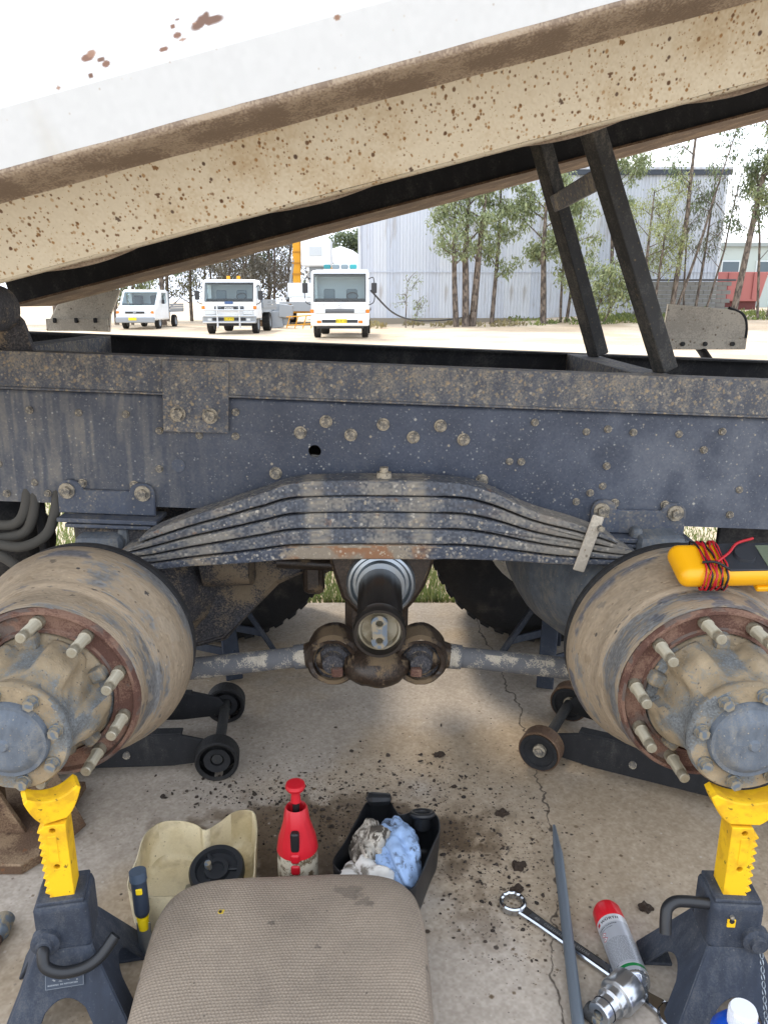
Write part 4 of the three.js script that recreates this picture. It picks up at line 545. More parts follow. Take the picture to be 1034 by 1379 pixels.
{
  const s = thing('oil_tray', 'black plastic tray cut from a jerrycan holding dirty rags', 'tray', 0, 0, 0); const bk = flat(0x1b1d20, 0.45);
  const o = smoothLoop([[-0.115, -1.475], [-0.09, -1.55], [-0.065, -1.63], [-0.035, -1.705], [0.01, -1.705], [0.028, -1.665], [0.04, -1.645], [0.07, -1.655], [0.125, -1.65], [0.135, -1.6], [0.11, -1.52], [0.075, -1.42], [0.06, -1.395], [0.0, -1.4], [-0.09, -1.44]]);
  openTub('tray_shell', s, o, 0.115, 0.005, bk);
  part('spout_ring', new THREE.TorusGeometry(0.026, 0.007, 10, 28).rotateX(1.2).translate(0.095, 0.118, -1.645), bk, s); part('spout_stub', cyl(0.024, 0.02, 0.03, 0.095, 0.1, -1.645, 'y', 22, true), bk, s);
  part('handle_stub', rough(box(0.06, 0.03, 0.03, -0.012, 0.125, -1.695, 0.012), 0.006, 50, 3), bk, s);
  const rag = (label, cx, cy, cz, rx, ry, rz, c0, c1, seed, dirt) => {
    const g = new THREE.SphereGeometry(1, 90, 64), p = g.attributes.position;
    for (let i = 0; i < p.count; i++) { let x = p.getX(i), y = p.getY(i), z = p.getZ(i); const a = fbm(x * 0.16 + 0.5 + y * 0.05, z * 0.16 + 0.5 + y * 0.09, 8, 3, seed), r = Math.abs(noise(x * 0.2 + 0.5 + y * 0.13, z * 0.2 + 0.5 - y * 0.1, 7, seed + 4) - 0.5), q = Math.abs(noise(x * 0.22 + y * 0.2 + 0.5, z * 0.15 + 0.5, 13, seed + 8) - 0.5), w = Math.abs(noise(x * 0.17 - y * 0.1 + 0.5, z * 0.24 + 0.4, 22, seed + 9) - 0.5); const k = 0.62 + a * 0.5 + r * 0.75 + q * 0.36 + w * 0.16; p.setXYZ(i, x * k, y < -0.4 ? -0.4 : y * k, z * k); }
    g.scale(rx, ry, rz); g.computeVertexNormals(); const t = std(new Tex(256, 256, (u, v) => { const a = fbm(u, v, 6, 5, seed + 20); return [...mix3(c0, c1, sm(0.5 - dirt, 0.72 - dirt, a)), 0.5, 0.95]; }).maps(0.16, 0.16, false), { roughness: 0.95 });
    g.translate(cx, cy, cz); lone('rag', g, t, label, 'rag');
  };
  rag('crumpled pale blue rag lying in the black tray', 0.034, 0.082, -1.54, 0.058, 0.06, 0.095, [150, 178, 216], [70, 76, 88], 541, -0.08);
  rag('oil blackened crumpled grey rag wedged beside blue rag', -0.035, 0.08, -1.545, 0.045, 0.06, 0.07, [176, 170, 158], [74, 68, 60], 551, 0.06);
  rag('white smeared rag bunched in the tray end next to cushion', -0.03, 0.08, -1.455, 0.06, 0.04, 0.045, [204, 202, 196], [110, 104, 94], 561, -0.02);
}
{   // handle sticking up beside the cushion
  const s = thing('scraper', 'scraper with navy grip and yellow ferrule leaning against cushion', 'scraper', -0.502, 0, -1.325); s.rotation.z = 0.06; s.rotation.x = -0.12;
  part('grip', new THREE.CapsuleGeometry(0.016, 0.07, 6, 18).translate(0, 0.148, 0), flat(0x27313f, 0.45), s); part('grip_cap', cyl(0.018, 0.0175, 0.02, 0, 0.193, 0, 'y', 20), flat(0x3c4a5a, 0.5), s);
  part('grip_badge', box(0.014, 0.014, 0.006, 0.004, 0.165, 0.015), flat(0xe0c010, 0.5), s); part('ferrule', cyl(0.01, 0.013, 0.03, 0, 0.085, 0, 'y', 16), flat(0xe6c812, 0.5), s); part('blade', box(0.03, 0.085, 0.003, 0, 0.0425, 0), M.steel, s);
}
// ================================================================ TOOLS ON THE SLAB
{   // combination spanner
  const a = V(0.296, 0.012, -1.468), b = V(0.565, 0.012, -1.176), L = a.distanceTo(b); const s = thing('spanner', 'long chrome combination spanner lying under the pry bar', 'spanner', a.x, 0, a.z, Math.atan2(-(b.z - a.z), b.x - a.x));
  const chrome = flat(0xb8bcc2, 0.16, { metalness: 1 });
  const ring = new THREE.Shape(); ring.absarc(0, 0, 0.031, 0, Math.PI * 2); const h = new THREE.Path(); for (let i = 0; i <= 24; i++) { const q = i / 24 * Math.PI * 2, r = i % 2 ? 0.021 : 0.0235; i ? h.lineTo(Math.cos(q) * r, Math.sin(q) * r) : h.moveTo(r, 0); } ring.holes.push(h);
  part('ring_end', plate(ring, 0.019, 0.003, 28).rotateX(-Math.PI / 2).translate(0, 0.002, 0), chrome, s);
  const bar = new THREE.Shape(); bar.moveTo(0.024, -0.015); bar.quadraticCurveTo(0.05, -0.0135, 0.08, -0.0125); bar.lineTo(L - 0.06, -0.0135); bar.lineTo(L - 0.03, -0.018); bar.lineTo(L - 0.03, 0.018); bar.lineTo(L - 0.06, 0.0135); bar.lineTo(0.08, 0.0125); bar.quadraticCurveTo(0.05, 0.0135, 0.024, 0.015); bar.closePath();
  part('shank', plate(bar, 0.011, 0.003).rotateX(-Math.PI / 2).translate(0, 0.004, 0), chrome, s);
  const op = new THREE.Shape(); op.absarc(L, 0, 0.034, 0.75, Math.PI * 2 - 0.3); op.lineTo(L - 0.004, -0.012); op.lineTo(L - 0.01, 0.014); op.closePath(); part('open_jaw', plate(op, 0.014, 0.003, 24).rotateX(-Math.PI / 2).translate(0, 0.002, 0), chrome, s);
  const t = canvasTex(512, 48, (c, w, hh) => { c.fillStyle = '#8f9399'; c.fillRect(0, 0, w, hh); c.font = 'bold 30px sans-serif'; c.fillStyle = '#e6e8ea'; c.fillText('46    CHROME VANADIUM', 30, 35); });
  part('lettering', new THREE.PlaneGeometry(0.2, 0.014).rotateX(-Math.PI / 2).translate(0.15, 0.0156, 0), new THREE.MeshStandardMaterial({ map: t, metalness: 0.9, roughness: 0.3 }), s, true);
}
{
  const s = thing('pry_bar', 'long grey steel pry bar with tapered point across the spanner', 'pry bar', 0.446, 0.03, -1.73); const e = V(-0.1, 0, 0.75), g = flat(0x76808a, 0.5, { metalness: 0.45 });
  part('shaft', rough(rod(e.clone().multiplyScalar(0.16), e, 0.0125, 0.0125, 10), 0.0006, 90, 2), g, s); part('tapered_point', rod(V(0, -0.012, 0), e.clone().multiplyScalar(0.162), 0.004, 0.0122, 10), g, s);
  s.rotation.x = 0.015;
  part('worn_paint', rod(e.clone().multiplyScalar(0.78).add(V(-0.0045, 0, 0)), e.clone().multiplyScalar(0.92).add(V(-0.0045, 0, 0)), 0.0088, 0.0088, 10), flat(0xa8915a, 0.7), s);
}
{
  const a = V(0.503, 0.033, -1.425), b = V(0.5, 0.033, -1.222); const s = thing('spray_can', 'silver spray can with red cap and green band lying on slab', 'spray can', b.x, 0.033, b.z, Math.PI + 0.02); s.rotation.order = 'YXZ'; const L = 0.2;
  // axis runs +z here: base at 0, cap at the far end
  const lab = canvasTex(512, 512, (c, w, h) => {
    c.fillStyle = '#b9bdc4'; c.fillRect(0, 0, w, h); c.fillStyle = '#1f8a48'; c.fillRect(0, 452, w, 26); c.fillStyle = '#d6d9dc'; c.fillRect(0, 446, w, 5); c.fillStyle = '#23272d'; c.fillRect(130, 40, 12, 412);
    c.fillStyle = '#d8dade'; c.fillRect(0, 0, w, 70); c.fillStyle = '#c41f2a'; c.fillRect(168, 22, 22, 26); c.fillStyle = '#20242a'; c.font = 'bold 30px sans-serif'; c.fillText('W\u00dcRTH', 200, 46); c.font = 'bold 15px sans-serif'; c.fillText('BRAKE CLEANER', 168, 92);
    c.font = '12px sans-serif'; c.fillText('Bremsenreiniger', 168, 112); for (const [x, y] of [[190, 140], [190, 180]]) { c.save(); c.translate(x, y); c.rotate(Math.PI / 4); c.fillStyle = '#f2f2f2'; c.fillRect(-12, -12, 24, 24); c.strokeStyle = '#c41f2a'; c.lineWidth = 3; c.strokeRect(-12, -12, 24, 24); c.restore(); c.fillStyle = '#222'; c.fillRect(x - 2, y - 6, 4, 12); }
    const R = rng(61); c.fillStyle = '#6d737b'; for (let y = 210; y < 420; y += 9) { let x = 168; while (x < 330) { const l = 4 + R() * 18; c.fillRect(x, y, l, 3); x += l + 4; } } c.fillStyle = '#2a2f36'; c.font = 'bold 14px sans-serif'; c.fillText('500 ml', 168, 438);
    for (let y = 90; y < 420; y += 11) { let x = 360; while (x < 500) { const l = 4 + R() * 18; c.fillStyle = '#858b93'; c.fillRect(x, y, l, 3); x += l + 4; } } });
  const body = cyl(0.0325, 0.0325, 0.145, 0, 0, 0, 'y', 40, true); body.rotateY(-0.35).rotateX(Math.PI / 2).translate(0, 0, 0.085);
  part('printed_body', body, new THREE.MeshStandardMaterial({ map: lab, roughness: 0.34, metalness: 0.35 }), s, true);
  part('base_dome', latheZ([[0.0, 0.0001], [-0.006, 0.008], [-0.003, 0.022], [0.004, 0.03], [0.0125, 0.0325], [0.013, 0.0325]], 36), flat(0xc8ccd0, 0.25, { metalness: 0.9 }), s);
  part('cap', latheZ([[0.156, 0.0322], [0.158, 0.0325], [0.195, 0.031], [0.205, 0.026], [0.208, 0.018], [0.208, 0.0001]], 36), flat(0xd01826, 0.36), s);
}
{
  const a = V(0.408, 0, -1.158), b = V(0.5, 0, -1.232); const s = thing('impact_socket', 'large polished socket lying beside the spray can base', 'socket', a.x, 0.037, a.z, Math.atan2(b.x - a.x, b.z - a.z)); const st = flat(0xc6cace, 0.3, { metalness: 0.95 });
  s.rotation.order = 'YXZ'; s.rotation.x = -0.02; s.scale.setScalar(0.88);
  part('drive_end', latheZ([[0, 0.012], [0, 0.025], [0.003, 0.027], [0.038, 0.027], [0.04, 0.0285]], 40), st, s);
  part('step', latheZ([[0.04, 0.0285], [0.043, 0.033], [0.06, 0.034], [0.063, 0.04]], 40), st, s);
  part('hex_end', latheZ([[0.063, 0.04], [0.066, 0.042], [0.112, 0.042], [0.115, 0.04], [0.115, 0.033], [0.08, 0.03], [0.08, 0.0001]], 44), st, s);
  part('groove_ring', new THREE.TorusGeometry(0.0273, 0.0016, 8, 40).translate(0, 0, 0.022), flat(0x3a3c40, 0.4, { metalness: 0.8 }), s);
  const e = thing('extension_bar', 'short steel drive bar lying by the socket drive end', 'drive bar', 0.4, 0.016, -1.16, 0.3); part('bar', rough(rod(V(0.012, 0, -0.012), V(0.055, -0.002, 0.11), 0.014, 0.012, 14), 0.001, 60, 3), M.boltSteel, e); part('collar', rod(V(0.004, 0, -0.03), V(0.012, 0, -0.012), 0.017, 0.017, 16), M.propSteel, e);
}
{
  const s = thing('plastic_bottle', 'blue plastic bottle with white screw cap in front of jack stand', 'bottle', 0.602, 0, -1.022); const bl = flat(0x1048b0, 0.35);
  part('bottle_body', latheZ([[0, 0.0001], [0, 0.045], [0.006, 0.05], [0.12, 0.05], [0.15, 0.046], [0.168, 0.034], [0.174, 0.022]], 40).rotateX(-Math.PI / 2), bl, s);
  const c = []; for (let i = 0; i < 40; i++) c.push(boxUV(box(0.0018, 0.02, 0.0018, 0.0222, 0.19, 0, 0.0004).rotateY(i / 40 * Math.PI * 2))); part('screw_cap', mergeGeometries([boxUV(latheZ([[0.172, 0.0225], [0.2, 0.0222], [0.2055, 0.0205], [0.206, 0.0001]], 36).rotateX(-Math.PI / 2)), ...c]), flat(0xdfe3ea, 0.5), s, true);
}
{
  const s = thing('socket_bar', 'rusty breaker bar with steel socket at the slab edge beside jack stand', 'breaker bar', -0.84, 0.02, -1.385, 0.12);
  part('bar', rod(V(0, -0.002, 0.02), V(-0.02, -0.002, 0.32), 0.013, 0.013, 14), M.rust, s); part('socket', latheZ([[-0.03, 0.012], [-0.03, 0.02], [0.012, 0.021], [0.02, 0.016], [0.03, 0.015]], 24), M.boltSteel, s);
}
// ================================================================ MULTIMETER ON THE DRUM
{
  const s = thing('multimeter', 'yellow multimeter wrapped in red and black test leads lying on brake drum', 'multimeter', 0.722, 0.806, -1.497, 0.05); s.rotation.z = -0.02; s.rotation.x = 0.42; const ye = flat(0xe8a808, 0.42), dk = flat(0x2c3036, 0.4);
  part('case', new RoundedBoxGeometry(0.27, 0.046, 0.1, 5, 0.021).translate(0, 0.025, 0), ye, s);
  const f = part('front_panel', box(0.16, 0.006, 0.08, 0.04, 0.0455, 0, 0.002), dk, s); part('screen', box(0.06, 0.002, 0.06, 0.07, 0.0495, 0, 0.0008), flat(0x66705f, 0.2), f); part('dial', cyl(0.022, 0.02, 0.008, 0.005, 0.052, 0, 'y', 26), dk, f);
  part('stand_foot', box(0.09, 0.012, 0.08, 0.07, 0.002, 0.012, 0.004), ye, s); part('label_tag', box(0.012, 0.014, 0.006, 0.085, 0.054, -0.02), flat(0xd8dcdc, 0.7), s);
  const R = rng(71), rd = flat(0xb01824, 0.5), bk = flat(0x161618, 0.5);
  for (let i = 0; i < 9; i++) { const pts = []; const x = -0.085 + i * 0.0055 + (R() - 0.5) * 0.006, tl = (R() - 0.5) * 0.03; for (let j = 0; j <= 20; j++) { const a = j / 20 * Math.PI * 2; const cy = Math.sin(a), cz = Math.cos(a); pts.push([x + tl * cz + (R() - 0.5) * 0.003, 0.025 + Math.sign(cy) * Math.pow(Math.abs(cy), 0.6) * (0.026 + R() * 0.003), Math.sign(cz) * Math.pow(Math.abs(cz), 0.6) * (0.055 + R() * 0.004)]); } part('test_lead', tube(pts, 0.0021, 70, 6), i % 3 === 1 ? bk : rd, s); }
  part('test_lead', tube([[-0.06, 0.053, 0.02], [-0.03, 0.058, 0.0], [0.0, 0.056, -0.03], [0.04, 0.056, -0.045]], 0.0028, 30, 8), rd, s); part('test_lead', tube([[-0.09, 0.053, 0.02], [-0.07, 0.062, 0.03], [-0.045, 0.056, 0.045]], 0.0028, 30, 8), bk, s);
}

// ================================================================ BACKGROUND: GREY SHED
{
  const s = thing('metal_shed', 'tall pale grey corrugated metal shed behind the trees', 'shed', 0, 0, 0);
  const X0 = -1.35, X1 = 18.9, D = 46, Hh = 8.15; const mats = [0xc6ccd6, 0xcad0d9, 0xc2c9d4, 0xced3da].map((c, i) => std(new Tex(128, 256, (u, v) => { const a = fbm(u, v, 5, 5, 600 + i), col = new THREE.Color(c); return [...mix3([col.r, col.g, col.b].map(q => Math.pow(q, 1 / 2.2) * 255), [150, 142, 134], sm(0.55, 0.85, a) * 0.5), 0.5, 0.55]; }).maps(2, 8, false), { roughness: 0.55 }));
  const nS = 27, w = (X1 - X0) / nS; const sheet = (() => { const pts = []; const r = 4; for (let i = 0; i < r; i++) { const x = i * w / r, q = w / r; pts.push([x, 0], [x + q * 0.52, 0], [x + q * 0.62, 0.045], [x + q * 0.88, 0.045], [x + q * 0.98, 0]); } pts.push([w, 0], [w, -0.02], [0, -0.02]); return new THREE.ExtrudeGeometry(shapeOf(pts), { depth: Hh - 0.3, bevelEnabled: false }).rotateX(-Math.PI / 2).scale(1, 1, -1); })();
  { const ix = sheet.index, p = sheet.attributes.position; if (ix) { for (let i = 0; i < ix.count; i += 3) { const a = ix.getX(i); ix.setX(i, ix.getX(i + 1)); ix.setX(i + 1, a); } } else for (let i = 0; i < p.count; i += 3) { const a = [p.getX(i), p.getY(i), p.getZ(i)]; p.setXYZ(i, p.getX(i + 1), p.getY(i + 1), p.getZ(i + 1)); p.setXYZ(i + 1, ...a); } sheet.computeVertexNormals(); }
  const sheetUV = boxUV(sheet); for (let i = 0; i < nS; i++) part('wall_sheet', sheetUV, mats[(i * 7 + (i >> 2)) % 4], s, true).position.set(X0 + i * w, 0.25, -D + (i % 2) * 0.006);
  part('side_wall', box(0.1, Hh, 24, X0 - 0.06, Hh / 2, -D - 12.05), mats[1], s); part('side_wall', box(0.1, Hh, 24, X1 + 0.06, Hh / 2, -D - 12.05), mats[1], s);
  part('roof', box(X1 - X0 + 0.5, 0.12, 24.4, (X0 + X1) / 2, Hh + 0.2, -D - 12), mats[2], s); part('barge_board', box(X1 - X0 + 0.6, 0.3, 0.1, (X0 + X1) / 2, Hh + 0.02, -D + 0.12), flat(0x3c434e, 0.6), s);
  part('corner_trim', box(0.16, Hh, 0.14, X0 - 0.03, Hh / 2, -D + 0.05), mats[3], s); part('corner_trim', box(0.16, Hh, 0.14, X1 + 0.05, Hh / 2, -D + 0.05), mats[3], s);
  part('mid_girt_line', box(X1 - X0, 0.05, 0.03, (X0 + X1) / 2, 2.9, -D + 0.07), mats[2], s); part('footing', box(X1 - X0, 0.7, 0.12, (X0 + X1) / 2, 0.0, -D + 0.0), flat(0x8a8478, 0.9), s);
}
{
  const w = thing('block_wall', 'low grey rendered block wall beside the shed corner', 'wall', 16.3, rise(16, 43.5) - 0.05, -43.5); const m = std(new Tex(256, 256, (u, v) => { const a = fbm(u, v, 6, 5, 640); return [...mix3([118, 118, 116], [146, 144, 138], a), 0.5, 0.9]; }).maps(3, 3, false), { roughness: 0.9 });
  for (let r = 0; r < 8; r++) for (let i = 0; i < 10; i++) part('block', box(0.485, 0.21, 0.2, -2.45 + i * 0.495 + (r % 2) * 0.24, 0.11 + r * 0.222, 0, 0.01), m, w);
  part('coping', box(5.4, 0.1, 0.3, 0, 1.86, 0, 0.02), flat(0x55565a, 0.8), w);
  const h = thing('far_building', 'distant pale green walled building beyond the block wall', 'building', 27, 0.6, -70); part('wall', box(14, 5.2, 10, 3.4, 2.6, -5), flat(0xa9b4b0, 0.8), h); part('roof', box(14.6, 0.3, 10.6, 3.4, 5.35, -5), flat(0x8d9695, 0.7), h); for (let i = 0; i < 4; i++) { const f = part('window', box(1.6, 1.3, 0.1, -3 + i * 3, 3.4, 0.05), flat(0xc8d0d0, 0.7), h); part('pane', box(1.4, 1.1, 0.04, -3 + i * 3, 3.4, 0.11), flat(0x4c5a60, 0.12), f); }
  const c = thing('skip_bin', 'red steel skip bin beyond the low block wall', 'skip bin', 22.3, rise(22, 52) - 0.35, -52); part('bin_side', plate(shapeOf([[-1.7, 1.1], [-2.1, 2.9], [2.1, 2.9], [1.7, 1.1]]), 1.7, 0.03).translate(0, -0.2, -0.8), flat(0xa4645e, 0.7), c); for (let i = 0; i < 4; i++) part('stiffener', box(0.09, 1.6, 0.08, -1.2 + i * 0.8, 1.85, 0.95), flat(0x9c5c58, 0.6), c); part('skid', box(3.2, 0.9, 1.4, 0, 0.45, 0), flat(0x5c2a26, 0.7), c);
}
// ================================================================ PARKED TRUCKS
const WP = flat(0xe6e9ea, 0.35), GL = new THREE.MeshPhysicalMaterial({ color: 0xcfdcdf, roughness: 0.02, transmission: 1, thickness: 0, ior: 1.5 }), TRIM = flat(0x6c7074, 0.9), DKP = flat(0x2a2c30, 0.6), GREY = flat(0x8f959a, 0.5), AMB = flat(0xd07818, 0.35), LAMP = flat(0xcfd6da, 0.12, { metalness: 0.3 });
const plateTex = txt => canvasTex(256, 96, (c, w, h) => { c.fillStyle = '#ecd21c'; c.fillRect(0, 0, w, h); c.strokeStyle = '#2a2a20'; c.lineWidth = 4; c.strokeRect(5, 5, w - 10, h - 10); c.fillStyle = '#1c1c18'; c.font = 'bold 58px sans-serif'; c.textAlign = 'center'; c.fillText(txt, w / 2, 68); });
function wheel(parent, x, y, z, r, w, dual = false) { const g = group('wheel', parent, x, y, z); part('tyre', latheZ([[-w / 2, r * 0.6], [-w / 2, r * 0.93], [-w * 0.4, r], [w * 0.4, r], [w / 2, r * 0.93], [w / 2, r * 0.6]], 30).rotateY(Math.PI / 2), M.rubber, g); part('rim', latheZ([[-w * 0.46, r * 0.62], [-w * 0.2, r * 0.3], [0, 0.02], [w * 0.2, r * 0.3], [w * 0.46, r * 0.62]], 24).rotateY(Math.PI / 2), GREY, g); return g; }
function cabProfile(pts, w, bev) { return new THREE.ExtrudeGeometry(shapeOf(pts), { depth: w - 2 * bev, bevelEnabled: true, bevelThickness: bev, bevelSize: bev, bevelOffset: -bev, bevelSegments: 3 }).rotateY(Math.PI / 2).translate(-w / 2 + bev, 0, 0); }
function hollow(g, cuts) { const ev = new Evaluator(); ev.attributes = ['position', 'normal']; ev.useGroups = false; let a = new Brush(g); a.updateMatrixWorld(); for (const c of cuts) { const b = new Brush(c); b.updateMatrixWorld(); a = ev.evaluate(a, b, SUBTRACTION); } return a.geometry; }
const hard = (w, h, d, x, y, z) => new THREE.BoxGeometry(w, h, d).translate(x, y, z);
const raked = (w, h, t, x, y, z, tilt, r = 0.02) => box(w, h, t, 0, 0, 0, r).rotateX(-tilt).translate(x, y, z);
function cabTruck(o) {
  const t = thing('parked_truck', o.label, 'truck', o.x, rise(o.x, -o.z), o.z, o.turn ?? 0, 'white trucks parked across the yard'); const W = o.w, Hc = o.h;
  const cab = part('cab', hollow(cabProfile([[0.02, 0.62], [0.0, 1.0], [0.03, 1.28], [0.3, Hc - 0.12], [0.36, Hc - 0.04], [0.46, Hc], [1.5, Hc], [1.62, Hc - 0.1], [1.65, 0.62]], W, 0.09), [hard(W - 0.28, Hc - 1.48, 1.8, 0, 1.33 + (Hc - 1.48) / 2, -0.62), hard(W + 0.4, Hc - 1.62, 0.74, 0, 1.42 + (Hc - 1.62) / 2, -0.86)]), WP, t);
  part('dashboard', box(W - 0.3, 0.12, 0.3, 0, 1.37, -0.34, 0.03), DKP, cab); part('steering_wheel', new THREE.TorusGeometry(0.2, 0.016, 8, 24).rotateX(-0.9).translate(0.45, 1.52, -0.45), DKP, cab); part('roof_lining', box(W - 0.32, 0.02, 1.1, 0, Hc - 0.18, -0.9), TRIM, cab);
  const ang = Math.atan2(0.27, Hc - 1.4), wh = (Hc - 1.46); const ws = part('windscreen', new THREE.PlaneGeometry(W - 0.24, wh + 0.05).rotateX(-ang).translate(0, 1.3 + wh / 2 + 0.03, -0.152), GL, t);
  for (const s of [-1, 1]) { part('screen_seal', raked(W - 0.2, 0.035, 0.02, 0, 1.3 + wh / 2 + 0.03 + s * (wh / 2 + 0.02) * Math.cos(ang), -0.148 - s * (wh / 2 + 0.02) * Math.sin(ang), ang, 0.006), DKP, ws); part('screen_seal', raked(0.035, wh + 0.06, 0.02, s * (W / 2 - 0.12), 1.3 + wh / 2 + 0.03, -0.148, ang, 0.006), DKP, ws); } for (const x of [-0.35, 0.3]) part('wiper', beam(V(x - 0.3, 1.34, -0.05), V(x + 0.25, 1.43, -0.068), 0.02, 0.015), DKP, ws);
  for (const x of [-0.42, 0.42]) part('seat_back', box(0.42, 0.55, 0.16, x, 1.5, -0.7, 0.06), flat(0x7a858c, 0.9), cab);
  for (const s of [-1, 1]) {
    const d = part('door', box(0.02, 0.72, 0.95, s * (W / 2 + 0.001), 1.02, -0.85, 0.006), WP, t); part('door_window', new THREE.PlaneGeometry(0.76, Hc - 1.6).rotateY(Math.PI / 2).translate(s * (W / 2 - 0.02), 1.42 + (Hc - 1.62) / 2, -0.86), GL, d); part('door_handle', box(0.02, 0.04, 0.16, s * (W / 2 + 0.02), 1.3, -1.2), DKP, d);
    const mi = part('mirror_arm', tube([[s * (W / 2), Hc - 0.3, -0.25], [s * (W / 2 + 0.16), Hc - 0.25, -0.1], [s * (W / 2 + 0.2), Hc - 0.4, -0.08], [s * (W / 2 + 0.18), 1.3, -0.1], [s * (W / 2), 1.2, -0.2]], 0.018, 24, 6), DKP, t); part('mirror', box(0.2, 0.36, 0.08, s * (W / 2 + 0.2), Hc - 0.62, -0.07, 0.03), DKP, mi);
    const hl = part('headlamp', box(0.42, 0.15, 0.05, s * (W / 2 - 0.32), o.lampY, 0.03, 0.02), LAMP, t); part('indicator', box(0.14, 0.13, 0.05, s * (W / 2 - 0.04), o.indY, 0.0, 0.02), AMB, hl);
    part('mudguard', box(0.26, 0.06, 1.0, s * (W / 2 - 0.14), 0.98, -0.95, 0.02), DKP, t); wheel(t, s * (W / 2 - 0.16), 0.42, -0.85, 0.42, 0.24); wheel(t, s * (W / 2 - 0.2), 0.42, -4.3, 0.42, 0.34);
  }
  part('grille', box(W * 0.55, o.grilleH, 0.03, 0, o.grilleY, 0.018, 0.008), DKP, t); for (let i = 0; i < 2; i++) part('grille_bar', box(W * 0.53, 0.018, 0.02, 0, o.grilleY - o.grilleH * 0.2 + i * o.grilleH * 0.4, 0.035, 0.005), GREY, t);
  part('bumper', new RoundedBoxGeometry(W + 0.02, 0.3, 0.2, 3, 0.06).translate(0, 0.6, 0.0), o.bumper, t); part('air_slot', box(W * 0.62, 0.11, 0.02, 0, 0.62, 0.1, 0.006), DKP, t); for (const s of [-1, 1]) part('fog_lamp', box(0.16, 0.1, 0.03, s * (W / 2 - 0.3), 0.6, 0.1, 0.01), o.fog, t);
  part('number_plate', box(0.4, 0.14, 0.012, o.plateX, 0.63, 0.116, 0.002), flat(0xe8cf18, 0.5), t); part('plate_print', new THREE.PlaneGeometry(0.38, 0.13).translate(o.plateX, 0.63, 0.1235), new THREE.MeshStandardMaterial({ map: plateTex(o.plate), roughness: 0.5 }), t, true);
  if (o.badge) part('badge', new THREE.PlaneGeometry(o.badge[1], o.badge[2]).translate(0, o.badge[3], o.badge[4]), new THREE.MeshStandardMaterial({ map: o.badge[0], roughness: 0.4 }), t, true);
  part('chassis', box(0.8, 0.2, 5.2, 0, 0.72, -3.6), DKP, t); part('front_apron', box(W - 0.4, 0.2, 0.1, 0, 0.45, -0.1, 0.03), DKP, t);
  return t;
}
{
  const t = cabTruck({ label: 'white flatbed truck with bull bar and amber roof beacons', x: -6.3, z: -32.4, w: 2.18, h: 2.18, lampY: 0.87, indY: 1.08, grilleY: 1.05, grilleH: 0.16, bumper: GREY, fog: LAMP, plate: 'HJ 09 PW', plateX: 0.0, badge: [canvasTex(256, 64, (c, w, h) => { c.fillStyle = '#2a2c30'; c.fillRect(0, 0, w, h); c.fillStyle = '#e8e8e8'; c.font = 'bold 54px sans-serif'; c.textAlign = 'center'; c.fillText('ISUZU', w / 2, 51); }), 0.62, 0.15, 1.05, 0.048] });
  part('emblem', box(0.34, 0.1, 0.02, 0, 1.27, 0.0, 0.03), flat(0x3c5a88, 0.4), t);
  for (const s of [-1, 1]) part('bull_bar_post', box(0.07, 0.95, 0.08, s * 0.45, 0.75, 0.2, 0.02), flat(0xc6cacd, 0.4, { metalness: 0.6 }), t);
  for (const y of [0.5, 0.75, 0.98]) part('bull_bar_rail', tube([[-1.05, y, 0.12], [-0.9, y, 0.2], [0, y, 0.22], [0.9, y, 0.2], [1.05, y, 0.12]], 0.03, 24, 8), flat(0xc6cacd, 0.4, { metalness: 0.6 }), t);
  for (const x of [-0.1, 0.32]) { const b = part('beacon', cyl(0.08, 0.07, 0.14, x, 2.26, -0.7, 'y', 16), flat(0xf0a010, 0.3), t); part('beacon_base', cyl(0.09, 0.09, 0.03, x, 2.19, -0.7), DKP, b); }
  part('tray_floor', box(2.2, 0.12, 4.2, 0, 1.0, -3.9), GREY, t); part('headboard', box(2.1, 0.9, 0.06, 0, 1.5, -1.85), GREY, t); for (const s of [-1, 1]) for (let i = 0; i < 3; i++) part('side_board', box(0.04, 0.11, 4.1, s * 1.1, 1.1 + i * 0.125, -3.9), GREY, t);
  const d = lone('fuel_drum', latheZ([[0, 0.0001], [0, 0.22], [0.02, 0.23], [0.28, 0.22], [0.3, 0.23], [0.56, 0.22], [0.58, 0.23], [0.6, 0.0001]], 24).rotateX(-Math.PI / 2).translate(-5.5, 1.06 + rise(-6, 34), -34.6), flat(0x2f7fb8, 0.5), 'blue drum standing on the flatbed behind the bull bar cab', 'drum');
}
